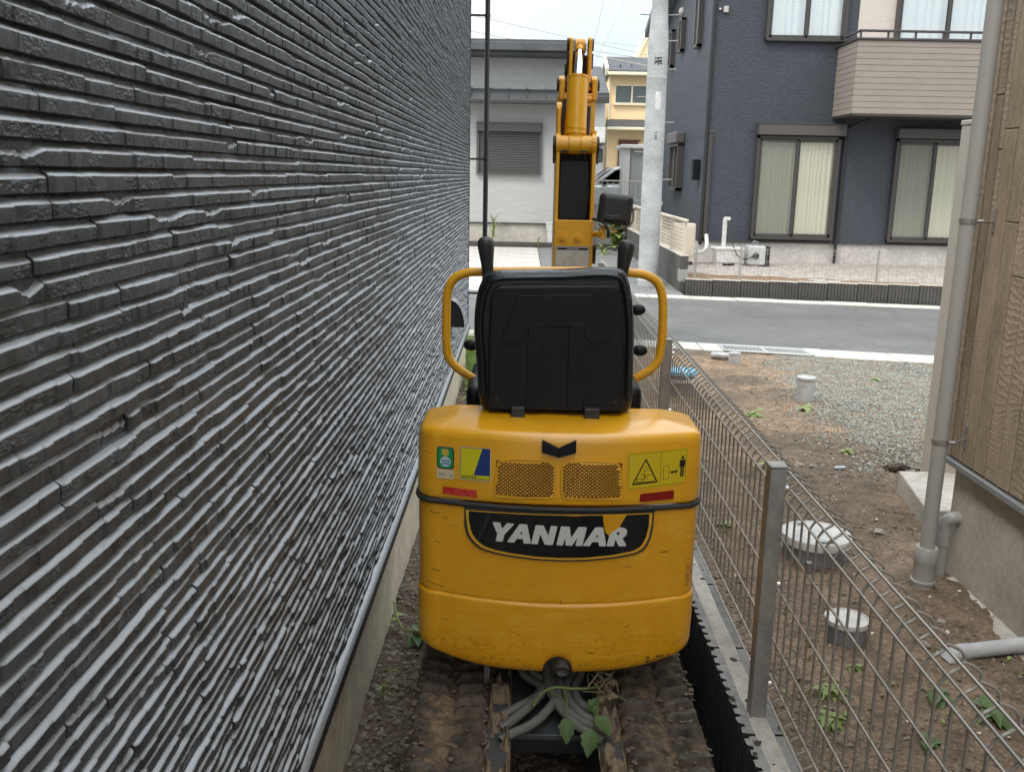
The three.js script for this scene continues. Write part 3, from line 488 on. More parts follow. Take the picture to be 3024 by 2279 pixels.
{ // stickers and reflectors
  const nip = canvasTex(256, 288, (x, W, H) => { x.fillStyle = '#dcdcd0'; x.fillRect(0, 0, W, H); x.fillStyle = '#d8cf12'; x.fillRect(8, 8, W - 16, H - 16); x.fillStyle = '#1c3a78'; x.beginPath(); x.moveTo(186, 8); x.lineTo(W - 8, 8); x.lineTo(W - 8, 242); x.lineTo(116, 242); x.fill(); x.strokeStyle = '#15181c'; x.lineWidth = 4; x.strokeRect(6, 6, W - 12, H - 12); x.fillStyle = '#101214'; x.font = 'bold 36px sans-serif'; x.save(); x.translate(14, 274); x.transform(1, 0, -.2, 1, 0, 0); x.scale(.92, 1); x.fillText('NIPPAN', 0, 0); x.restore(); x.font = 'bold 15px sans-serif'; x.fillText('RENTAL CO.,LTD', 146, 274, 98); });
  add(EX, 'company_sticker', patch(-.1395, -.0655, x => 1.0135, x => .9315, .0012, 8), tex(nip), { uv: true });
  const badge = canvasTex(160, 300, (x, W, H) => { x.fillStyle = '#c9a35a'; x.fillRect(0, 0, W, H); x.fillStyle = '#101814'; x.beginPath(); x.roundRect ? x.roundRect(6, 10, 148, 198, 34) : x.rect(6, 10, 148, 198); x.fill(); x.fillStyle = '#0f9a58'; x.beginPath(); x.roundRect ? x.roundRect(14, 18, 130, 180, 28) : x.rect(14, 18, 130, 180); x.fill(); x.fillStyle = '#d8b24c'; x.fillRect(48, 28, 60, 52); x.fillRect(68, 80, 22, 24); x.fillStyle = '#cfd6d8'; x.beginPath(); x.arc(80, 142, 46, 0, 7); x.fill(); x.strokeStyle = '#5a86b4'; x.lineWidth = 7; for (const [a, b] of [[50, 128], [68, 128], [86, 128], [104, 128], [50, 154], [68, 154], [86, 154], [104, 154]]) { x.strokeRect(a, b, 9, 12); } x.fillStyle = '#d7c9a4'; x.fillRect(4, 214, 152, 84); x.fillStyle = '#4d4a44'; x.font = 'bold 24px sans-serif'; x.fillText('\u2116 21', 22, 268); x.fillText('75', 116, 278); });
  add(EX, 'badge_sticker', patch(-.1975, -.1525, 1.0115, .929, .0012, 6), tex(badge), { uv: true });
  const warn = canvasTex(640, 400, (x, W, H) => {
    x.fillStyle = '#d9bb10'; x.fillRect(0, 0, W, H); x.strokeStyle = '#54430c'; x.lineWidth = 4; x.strokeRect(16, 14, W - 32, H - 28); x.beginPath(); x.moveTo(352, 14); x.lineTo(352, H - 14); x.stroke();
    x.strokeStyle = '#15120c'; x.lineJoin = 'round'; x.lineWidth = 15; x.beginPath(); x.moveTo(190, 84); x.lineTo(318, 342); x.lineTo(62, 342); x.closePath(); x.stroke();
    x.lineWidth = 6; x.strokeRect(104, 290, 70, 30); x.beginPath(); x.moveTo(88, 330); x.lineTo(292, 330); x.moveTo(178, 196); x.lineTo(186, 300); x.moveTo(186, 262); x.lineTo(250, 256); x.moveTo(140, 232); x.lineTo(222, 300); x.moveTo(188, 210); x.lineTo(214, 190); x.lineTo(226, 204); x.stroke(); x.lineWidth = 4; x.beginPath(); x.moveTo(176, 168); x.lineTo(212, 168); x.stroke();
    x.strokeRect(384, 176, 56, 150); x.fillStyle = '#15120c'; x.beginPath(); x.moveTo(452, 254); x.lineTo(484, 232); x.lineTo(484, 246); x.lineTo(512, 246); x.lineTo(512, 232); x.lineTo(542, 254); x.lineTo(512, 276); x.lineTo(512, 262); x.lineTo(484, 262); x.lineTo(484, 276); x.fill();
    x.beginPath(); x.arc(584, 104, 16, 0, 7); x.fill(); x.fillRect(562, 126, 44, 84); x.fillRect(552, 128, 9, 80); x.fillRect(607, 128, 9, 80); x.fillRect(565, 210, 17, 112); x.fillRect(587, 210, 17, 112);
    x.strokeStyle = '#e9d48a'; x.lineWidth = 6; x.beginPath(); x.moveTo(10, 50); x.lineTo(90, 58); x.moveTo(14, 90); x.lineTo(60, 96); x.stroke();
  });
  add(EX, 'warning_sticker', patch(.262, .4095, x => 1.0105 + .055 * (x - .262), x => .917 + .09 * (x - .262), .0012, 16), tex(warn), { uv: true });
  const red = (seed, worn) => canvasTex(256, 64, (x) => { x.fillStyle = worn ? '#c81a14' : '#8e0d0c'; x.fillRect(0, 0, 256, 64); const r = mulberry(seed); if (worn) for (let i = 0; i < 110; i++) { x.globalAlpha = r() * .6; x.strokeStyle = '#e8b8a8'; x.lineWidth = 1 + r() * 2; const a = r() * 256, b = r() * 60; x.beginPath(); x.moveTo(a, b); x.lineTo(a + 8 + r() * 50, b + r() * 8 - 2); x.stroke(); } x.globalAlpha = 1; });
  add(EX, 'reflector', patch(-.181, -.098, x => .9095 - .03 * (x + .18), x => .8915 - .03 * (x + .18), .002, 8), tex(red(4, true), { roughness: .3 }), { uv: true, label: 'scuffed red reflector strip' });
  add(EX, 'reflector', patch(.2955, .3795, x => .9075 + .07 * (x - .2955), x => .8875 + .045 * (x - .2955), .002, 8), tex(red(9, false), { roughness: .3 }), { uv: true });
}
{ // seat
  const cush = smoothPoly([[-.09, 1.071], [-.1, 1.084], [-.111, 1.201], [-.117, 1.282], [-.113, 1.344], [-.104, 1.382], [-.088, 1.408], [-.063, 1.416], [-.019, 1.419], [.101, 1.424], [.218, 1.431], [.25, 1.424], [.267, 1.39], [.282, 1.291], [.285, 1.193], [.285, 1.09], [.279, 1.074], [.25, 1.066], [.1, 1.066], [-.05, 1.064]], 5);
  const s = new THREE.Shape(cush.map(p => new THREE.Vector2(p[0], p[1]))); const cg = new THREE.ExtrudeGeometry(s, { depth: .03, bevelEnabled: true, bevelThickness: .028, bevelSize: .026, bevelOffset: -.026, bevelSegments: 7, steps: 1 }); cg.translate(0, 0, -2.332);
  const seat = add(EX, 'seat_back', mergeVertices(cg.deleteAttribute('uv').deleteAttribute('normal')).toNonIndexed(), M.vinyl); { const g = mergeVertices(seat.geometry.deleteAttribute('normal').deleteAttribute('uv'), 1e-4); g.computeVertexNormals(); seat.geometry = prep(toCreasedNormals(g, .9)); }
  const rimPts = cush.filter(p => p[1] > 1.09).map(p => [lerp(p[0], .084, .085), lerp(p[1], 1.24, .075), -2.262]);
  const iStart = rimPts.findIndex(p => p[0] < 0 && p[1] < 1.12), ordered = rimPts;
  add(seat, 'piping', tube(ordered, .0048, 120, 7), M.vinyl);
  const st = []; for (let i = 0; i < 46; i++) { const x = lerp(-.045, .235, i / 45); st.push(rbx(x - .0018, x + .0018, 1.4005 + .022 * (x + .045), 1.409 + .022 * (x + .045), -2.2655, -2.259, .001, 1)); } add(seat, 'stitching', merge(st), M.vinyl);
  const panel = [[-.077, 1.077], [-.079, 1.222], [-.0755, 1.35], [-.070, 1.376], [-.055, 1.386], [.22, 1.394], [.238, 1.388], [.246, 1.366], [.256, 1.213], [.259, 1.079]];
  const pg = extr(panel, .02, .006); pg.translate(0, 0, -2.276); const shellP = add(EX, 'seat_shell', pg, M.blackPlastic);
  const tr = [[-.006, 1.366], [.171, 1.371], [.22, 1.267], [.217, 1.252], [.173, 1.25], [.158, 1.27], [.151, 1.291], [.022, 1.29], [.012, 1.268], [.001, 1.245], [-.045, 1.245], [-.047, 1.258]];
  const tg = extr(tr, .0025, .002); tg.translate(0, 0, -2.2515); add(shellP, 'moulded_panel', tg, M.blackPlastic);
  for (const [a, b, c, d] of [[.018, .056, 1.297, .0056], [.1185, .157, 1.300, .0064]]) { const g = rbx(a, b, 1.082, c, -2.262, -2.2458 + d - .005, .0012, 2); add(shellP, 'moulded_rib', g, M.blackPlastic); }
  for (const x of [-.058, .238]) add(shellP, 'screw', cyl([x, 1.104, -2.252], [x, 1.104, -2.247], .0052, .0045, 10), M.blackMetal);
  for (const [a, b] of [[-.02, .014], [.161, .199]]) add(EX, 'seat_support', rbx(a, b, 1.0, 1.092, -2.262, -2.225, .003), M.blackMetal);
  add(EX, 'seat_cushion', rbx(-.10, .28, 1.0, 1.09, -2.72, -2.34, .04, 4), M.vinyl);
  add(EX, 'seat_pedestal', rbx(-.08, .26, .55, 1.0, -2.75, -2.36, .02, 2), M.blackMetal);
  for (const [x, y] of [[-.120, 1.06], [.303, 1.07]]) add(EX, 'console', rbx(x - .022, x + .022, y - .04, y + .04, -2.75, -2.40, .02, 3), M.blackPlastic);
  for (const [x, y, z] of [[-.135, 1.195, -2.5], [.326, 1.19, -2.5], [.322, 1.294, -2.55]]) { add(EX, 'control_knob', merge([new THREE.SphereGeometry(.0155, 14, 10).scale(1.35, 1, 1).translate(x, y, z), cyl([x * .75 + .02, y - .02, z], [x, y, z], .006, .006, 8)]), M.blackPlastic); }
}
{ // handrail and levers
  add(EX, 'handrail', tube([[-.085, 1.062, -2.55], [-.123, 1.086, -2.55], [-.178, 1.122, -2.55], [-.1985, 1.147, -2.55], [-.205, 1.181, -2.55], [-.2065, 1.272, -2.55], [-.203, 1.335, -2.55], [-.187, 1.368, -2.55], [-.153, 1.386, -2.55], [-.106, 1.39, -2.55], [0, 1.3935, -2.55], [.085, 1.396, -2.55], [.2, 1.397, -2.55], [.291, 1.396, -2.55], [.338, 1.390, -2.55], [.369, 1.372, -2.55], [.385, 1.338, -2.55], [.3915, 1.266, -2.55], [.391, 1.193, -2.55], [.383, 1.151, -2.55], [.361, 1.124, -2.55], [.32, 1.099, -2.55], [.28, 1.075, -2.55]], .0122, 220, 12), M.paintBoom);
  for (const [a, b] of [[[-.089, 1.36, -2.5], [-.099, 1.478, -2.5]], [[.263, 1.36, -2.5], [.279, 1.488, -2.5]]]) {
    const prof = [[0, -.004], [.0150, 0], [.0152, .03], [.0165, .055], [.0210, .092], [.0222, .106], [.0205, .119], [.0135, .127], [0, .1285]];
    const g = new THREE.LatheGeometry(prof.map(p => new THREE.Vector2(p[0], p[1])), 20); g.scale(1, 1, 1.15);
    const d = V(b).sub(V(a)); g.applyQuaternion(new THREE.Quaternion().setFromUnitVectors(new THREE.Vector3(0, 1, 0), d.normalize())); g.translate(...a);
    const o = add(EX, 'control_lever', g, M.gripGrey); add(o, 'screw', cyl([a[0] + .002, a[1] + .034, a[2] + .0165], [a[0] + .002, a[1] + .034, a[2] + .0205], .0032, .003, 10), M.wornSteel);
  }
}
{ // boom, cylinder, arm
  const P = M.paintBoom, L = (name, g, m = P, parent = EX, o) => add(parent, name, g, m, o);
  const boom = L('boom', merge([rbx(.104, .1165, .95, 1.775, -3.34, -3.175, .004), rbx(.2235, .2365, .95, 1.775, -3.34, -3.175, .004), rbx(.112, .23, 1.2, 1.9, -3.36, -3.325, .005)]));
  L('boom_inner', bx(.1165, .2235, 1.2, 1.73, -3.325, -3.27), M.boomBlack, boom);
  L('cover_flap', extr([[.119, 1.505], [.119, 1.70], [.216, 1.70], [.222, 1.60], [.219, 1.55], [.213, 1.505]], .01, .004).translate(0, 0, -3.225), M.boomBlack, boom);
  L('access_plate', rbx(.1045, .2365, 1.0, 1.506, -3.185, -3.163, .003), P, boom);
  for (const x of [.133, .1845]) { L('washer', cyl([x, 1.4495, -3.165], [x, 1.4495, -3.160], .0175, .0165, 22), P, boom); L('bolt_head', cyl([x, 1.4495, -3.161], [x, 1.4495, -3.153], .0098, .0092, 6), P, boom); }
  const dia = canvasTex(512, 288, (x, W, H) => { x.fillStyle = '#cbc4b6'; x.fillRect(0, 0, W, H); x.strokeStyle = '#3c3c40'; x.lineWidth = 5; x.strokeRect(5, 5, W - 10, H - 10); x.fillStyle = '#15171b'; x.fillRect(26, 20, W - 52, 34); x.fillStyle = '#c9c6bd'; for (let i = 0; i < 22; i++) x.fillRect(176 + i * 8, 30, 5, 13); x.strokeStyle = '#34322e'; x.lineWidth = 3; const r = mulberry(8); x.beginPath(); x.moveTo(262, 70); x.lineTo(262, 150); x.moveTo(244, 80); x.lineTo(290, 78); x.moveTo(272, 120); x.lineTo(330, 76); x.moveTo(276, 130); x.lineTo(352, 112); x.moveTo(205, 150); x.lineTo(205, 190); x.lineTo(230, 196); x.moveTo(205, 150); x.lineTo(234, 146); x.moveTo(240, 176); x.lineTo(240, 252); x.moveTo(268, 176); x.lineTo(268, 252); x.moveTo(290, 180); x.lineTo(310, 240); x.moveTo(212, 254); x.lineTo(322, 256); x.stroke(); x.strokeStyle = '#6d6a63'; x.lineWidth = 2; for (let i = 0; i < 26; i++) { const a = 236 + r() * 90, b = 90 + r() * 160; x.beginPath(); x.moveTo(a, b); x.lineTo(a + r() * 26 - 8, b + r() * 18 - 9); x.stroke(); } for (const [a, b, c] of [[120, 206, 66], [124, 232, 44], [124, 250, 40]]) { x.fillStyle = '#7a766e'; x.fillRect(a, b, c, 6); } });
  L('diagram_sticker', grid(1, 1, (u, v) => [lerp(.1105, .2265, u), lerp(1.3505, 1.4195, v), -3.1622]), tex(dia), boom, { uv: true });
  // pivot with cylinder foot
  L('pivot_tube', merge([cyl([.118, 1.752, -3.2], [.145, 1.752, -3.2], .0295, .0295, 24), cyl([.1465, 1.752, -3.2], [.184, 1.752, -3.2], .0315, .0315, 24), cyl([.1855, 1.752, -3.2], [.2225, 1.752, -3.2], .0295, .0295, 24)]), P, boom);
  for (const [a, b, yt] of [[.1035, .1175, 1.87], [.2225, .2375, 1.80]]) L('side_ear', merge([cyl([a, 1.752, -3.2], [b, 1.752, -3.2], .036, .036, 24), rbx(a, b, 1.752, yt, -3.26, -3.19, .006)]), P, boom);
  L('ear_tip', merge([cyl([.1035, 1.868, -3.225], [.1195, 1.868, -3.225], .02, .02, 18)]), P, boom);
  for (const [a, b] of [[.094, .1035], [.2375, .2465]]) L('pin_head', merge([cyl([a, 1.752, -3.2], [b, 1.752, -3.2], .027, .027, 18), rbx(a, b, 1.69, 1.75, -3.21, -3.19, .003)]), M.ironRust, boom);
  L('upper_boom', merge([rbx(.110, .2385, 1.70, 1.925, -3.46, -3.31, .006), rbx(.113, .132, 1.90, 1.972, -3.42, -3.30, .006), rbx(.2245, .2425, 1.90, 1.972, -3.42, -3.30, .006), cyl([.113, 1.955, -3.36], [.132, 1.955, -3.36], .03, .03, 20), cyl([.2245, 1.955, -3.36], [.2425, 1.955, -3.36], .03, .03, 20), cyl([.132, 1.905, -3.315], [.2245, 1.905, -3.315], .012, .012, 14)]), P);
  for (const [a, b] of [[.106, .113], [.2425, .2525]]) L('pin_head', cyl([a, 1.955, -3.36], [b, 1.955, -3.36], .021, .019, 16), M.ironRust);
  const cy = L('arm_cylinder', merge([cyl([.1685, 1.782, -3.215], [.1715, 1.966, -3.258], .0355, .0350, 30), cyl([.1690, 1.772, -3.212], [.1692, 1.800, -3.218], .030, .036, 30), cyl([.1715, 1.966, -3.258], [.1716, 1.973, -3.2596], .0365, .0365, 30)]), P);
  L('cylinder_rod', cyl([.1717, 1.97, -3.259], [.1815, 2.075, -3.36], .0138, .0138, 20), M.chrome, cy);
  L('rod_eye', merge([cyl([.166, 2.088, -3.37], [.199, 2.088, -3.37], .021, .021, 20), cyl([.1810, 2.064, -3.35], [.1818, 2.078, -3.362], .017, .017, 16)]), P, cy);
  const arm = L('arm', merge([rbx(.1445, .157, 1.935, 2.105, -3.42, -3.335, .005), rbx(.2095, .222, 1.935, 2.105, -3.42, -3.335, .005), cyl([.1445, 2.088, -3.37], [.157, 2.088, -3.37], .0265, .0265, 20), cyl([.2095, 2.088, -3.37], [.222, 2.088, -3.37], .0265, .0265, 20)]), P);
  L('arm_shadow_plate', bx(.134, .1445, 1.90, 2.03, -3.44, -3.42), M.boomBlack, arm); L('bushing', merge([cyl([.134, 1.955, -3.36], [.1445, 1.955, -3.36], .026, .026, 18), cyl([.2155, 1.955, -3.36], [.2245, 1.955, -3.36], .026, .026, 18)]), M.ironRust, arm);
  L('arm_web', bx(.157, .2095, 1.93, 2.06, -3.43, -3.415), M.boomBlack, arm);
  L('arm_beam', rbx(.150, .215, .6, 2.02, -3.60, -3.47, .008), P, arm);
  for (const [a, b] of [[.1375, .1445], [.222, .2285]]) L('pin_head', merge([cyl([a, 2.088, -3.37], [b, 2.088, -3.37], .022, .02, 16), rbx(a, b, 2.01, 2.06, -3.39, -3.36, .003), cyl([a, 1.955, -3.37], [b, 1.955, -3.37], .018, .018, 14)]), M.ironRust, arm);
  L('hydraulic_hose', merge([tube([[.122, 1.62, -3.22], [.121, 1.75, -3.245], [.127, 1.85, -3.26], [.133, 1.90, -3.28]], .007, 24, 8), tube([[.205, 1.70, -3.24], [.213, 1.80, -3.27], [.216, 1.88, -3.29]], .006, 24, 8)]), M.rubber);
  // paint worn off at the pivot
  const w = []; const q = mulberry(77); for (let i = 0; i < 16; i++) { const g = rocks[i % 3].clone(), s = .003 + q() * .006; g.scale(s * 1.6, s, s * .25); g.translate(.124 + q() * .09, 1.728 + q() * .008, -3.178 - q() * .003); w.push(g); } L('grease', merge(w), M.blackMetal, boom);
  L('swing_post', rbx(.08, .26, .45, 1.05, -3.35, -3.05, .02, 2), P);
}
{ // work lamp on its bracket
  const z = -3.05, g = new RoundedBoxGeometry(.108, .096, .05, 4, .016), c = [.2955, 1.5485];
  const pos = g.attributes.position; for (let i = 0; i < pos.count; i++) { const f = 1 - .12 * sstep(.01, .03, pos.getZ(i)); pos.setX(i, pos.getX(i) * f); pos.setY(i, pos.getY(i) * f); } g.computeVertexNormals();
  g.rotateZ(-.10); g.rotateY(.1); g.translate(c[0], c[1], z); const lamp = add(EX, 'work_lamp', g, M.gripGrey);
  for (const [a, b] of [[-.041, .037], [.041, .037], [-.041, -.037], [.041, -.037]]) { const x = c[0] + a * .995 + b * .1, y = c[1] + b * .995 - a * .1; add(lamp, 'screw', cyl([x, y, z + .016], [x, y, z + .027], .0052, .0045, 10), M.blackMetal); }
  add(lamp, 'socket', rbx(c[0] - .032, c[0] + .012, c[1] - .034, c[1] - .018, z + .02, z + .030, .003), M.blackMetal);
  add(lamp, 'lamp_yoke', merge([tube([[.353, 1.553, z], [.3545, 1.52, z], [.348, 1.502, z], [.325, 1.490, z], [.295, 1.487, z], [.262, 1.489, z], [.243, 1.50, z]], .0034, 40, 8), cyl([.346, 1.552, z], [.362, 1.552, z], .0062, .0062, 6)]), M.wornSteel);
  add(lamp, 'lamp_bracket', merge([cyl([.237, 1.462, z - .09], [.262, 1.466, z], .0095, .0085, 14), tube([[.245, 1.463, z], [.25, 1.487, z], [.29, 1.487, z], [.30, 1.478, z], [.285, 1.474, z]], .0035, 24, 7), rbx(.252, .268, 1.452, 1.488, z - .012, z + .006, .003)]), M.paintBoom);
  add(lamp, 'lamp_cable', tube([[.230, 1.512, z - .08], [.247, 1.511, z - .01], [.262, 1.503, z + .025], [.2725, 1.482, z + .03], [.276, 1.46, z + .01]], .0052, 30, 8), M.rubber);
  add(EX, 'latch', merge([rbx(.2375, .248, 1.36, 1.425, -3.19, -3.165, .004), cyl([.243, 1.415, -3.17], [.243, 1.415, -3.15], .006, .006, 8)]), M.ironRust);
}
{ // undercarriage
  const belt = (x0, x1, seed) => {
    const R = .152, yc = .168, zr = -1.60, zf = -2.80, Lf = zr - zf, per = 2 * Lf + 2 * Math.PI * R, n = 900, m = 34, pos = [], col = [], ix = [], uv = [];
    const path = s => { s = ((s % per) + per) % per; if (s < Lf) return [zf + s, yc + R, 0, 1]; s -= Lf; if (s < Math.PI * R) { const a = s / R; return [zr + R * Math.sin(a), yc + R * Math.cos(a), Math.sin(a), Math.cos(a)]; } s -= Math.PI * R; if (s < Lf) return [zr - s, yc - R, 0, -1]; s -= Lf; const a = s / R; return [zf - R * Math.sin(a), yc - R * Math.cos(a), -Math.sin(a), -Math.cos(a)]; };
    const N = Math.round(per / .058), pitch = per / N;
    for (let i = 0; i <= n; i++) for (let j = 0; j <= m; j++) {
      const s = per * i / n, w = j / m, p = path(s);
      const half = w < .5 ? w * 2 : (1 - w) * 2, ph = ((s + .024 * (1 - half) * (1 - half) + .004 * (wn(s * 14, w * 2 + seed, seed + 40, 2) - .5) + (w < .5 ? 0 : pitch * .06)) / pitch) % 1;
      const lug = sstep(.05, .13, ph) * sstep(.62, .54, ph) * sstep(.02, .10, half) * sstep(.95, .84, half) * (.030 - .008 * half);
      const side = sstep(-.01, .13, Math.min(w, 1 - w));
      const mud = .002 + .026 * sstep(.42, .72, wn(s * 9, w * 3 + seed, seed, 4)) * (.6 + .4 * wn(s * 50, w * 14, seed + 3, 2)) + .006 * (wn(s * 120, w * 26, seed + 5, 2) - .3);
      const h = Math.max(lug, mud) * lerp(.2, 1, side) + .003 * (wn(s * 90, w * 20, seed + 9, 2) - .5);
      const wob = .004 * (wn(s * 30, w * 2, seed + 12, 2) - .5) * (w < .1 || w > .9 ? 1 : 0);
      const dr = h - .016 * Math.pow(2 * w - 1, 6); pos.push(lerp(x0, x1, w) + wob, p[1] + p[3] * dr, p[0] + p[2] * dr); uv.push(s, w * (x1 - x0));
      const rub = sstep(.0005, .005, lug - mud), k = .8 + .7 * (wn(s * 40, w * 9, seed + 20, 3) - .4); const dry = sstep(.55, .75, wn(s * 9, w * 3, seed + 30, 3));
      col.push(lerp(lerp(1.0, 1.6, dry), .70, rub) * k, lerp(lerp(.95, 1.48, dry), .76, rub) * k, lerp(lerp(.88, 1.34, dry), .86, rub) * k);
    }
    for (let i = 0; i < n; i++) for (let j = 0; j < m; j++) { const a = i * (m + 1) + j, b = a + 1, c = a + m + 1, d = c + 1; ix.push(a, b, d, a, d, c); }
    const g = new THREE.BufferGeometry(); g.setAttribute('position', new THREE.Float32BufferAttribute(pos, 3)); g.setAttribute('color', new THREE.Float32BufferAttribute(col, 3)); g.setAttribute('uv', new THREE.Float32BufferAttribute(uv, 2)); g.setIndex(ix); g.computeVertexNormals(); return g;
  };
  for (const [a, b, s, p0, p1] of [[-.260, -.056, 100, -.062, -.006], [.266, .474, 200, .209, .264]]) {
    const tr = add(EX, 'track', belt(a, b, s), M.mud, { uv: true });
    const cap = new THREE.Shape(); cap.absarc(-1.6, .165, .145, -Math.PI / 2, Math.PI / 2, false); cap.absarc(-2.8, .165, .145, Math.PI / 2, Math.PI * 1.5, false);
    const cg = new THREE.ExtrudeGeometry(cap, { depth: (b - a) * .86, bevelEnabled: false }); cg.rotateY(-Math.PI / 2); cg.translate(b - (b - a) * .07, 0, 0); add(tr, 'track_wheels', cg, M.mud.clone());
    tr.children[0].material.vertexColors = false;
    { const cl = [], q = mulberry(s); for (let i = 0; i < 800; i++) { const g = rocks[i % 3].clone(), r = .0015 + .0065 * Math.pow(q(), 2.5), x = lerp(a + .004, b - .004, q()), z = -1.7 - q() * .75; g.scale(r * 1.5, r * .7, r); g.rotateY(q() * 6); g.translate(x, .3235 + q() * .014, z); cl.push(g); } add(tr, 'mud_clods', merge(cl), M.mudClod, { kind: 'stuff' }); }
    const fr = add(EX, 'track_frame', merge([rbx(p0, p1, .06, .322, -2.72, -1.70, .004)]), M.darkSteel);
    const cake = grid(26, 90, (u, v) => { const x = lerp(p0 - .003, p1 + .003, u), z = lerp(-2.55, -1.72, v), q = wn(x * 26, z * 16, s, 3); return [x, .3185 + .034 * sstep(.47, .66, q + (s < 150 ? .10 * sstep(-2.02, -2.1, z) : .08 * sstep(-1.97, -2.05, z))) * (.5 + wn(x * 90, z * 90, s + 4, 2)) * sstep(0, .16, Math.min(u, 1 - u)), z]; });
    add(fr, 'mud_cake', cake, s < 150 ? M.mudCake : M.mudCake);
  }
  add(EX, 'centre_plate', merge([rbx(-.008, .211, .285, .30, -2.6, -2.058, .002), rbx(-.008, .211, .05, .285, -2.6, -2.35, .002)]), M.darkSteel);
  const H = [[[.02, .40, -2.30], [.026, .35, -2.263], [.068, .345, -2.21], [.066, .34, -2.175], [-.006, .335, -2.104], [-.05, .33, -2.07]], [[.05, .41, -2.31], [.054, .352, -2.264], [.088, .348, -2.225], [.083, .346, -2.197], [.045, .34, -2.126], [-.007, .335, -2.053], [-.03, .33, -2.03]], [[.108, .40, -2.3], [.108, .352, -2.259], [.103, .352, -2.204], [.104, .347, -2.136], [.055, .335, -2.056], [-.009, .328, -2.01], [-.03, .325, -1.99]], [[.085, .40, -2.3], [.09, .36, -2.24], [.091, .356, -2.19], [.111, .35, -2.123], [.145, .34, -2.06], [.192, .33, -2.018], [.22, .325, -2]], [[.124, .41, -2.31], [.124, .358, -2.26], [.12, .356, -2.205], [.116, .352, -2.143], [.146, .342, -2.085], [.198, .334, -2.043], [.225, .33, -2.03]], [[.165, .41, -2.31], [.161, .35, -2.269], [.139, .35, -2.213], [.14, .345, -2.157], [.172, .338, -2.093], [.207, .332, -2.069], [.23, .33, -2.05]], [[.185, .41, -2.31], [.178, .35, -2.251], [.162, .348, -2.207], [.168, .344, -2.145], [.205, .336, -2.1], [.225, .333, -2.09]]];
  H.forEach((h, i) => add(EX, 'hydraulic_hose', tube(h, [.0115, .0125, .0115, .012, .0105, .012, .011][i], 50, 10), M.hose));
  add(EX, 'swivel', cyl([.1, .3, -2.42], [.1, .5, -2.42], .12, .12, 28), M.roomDark);
  add(EX, 'platform', rbx(XC - .32, XC + .32, .42, .56, -3.0, -2.36, .02, 2), M.blackMetal);
  add(EX, 'warning_tape', rbx(-.078, -.063, .32, .40, -2.262, -2.255, .001), M.wornSteel);
}

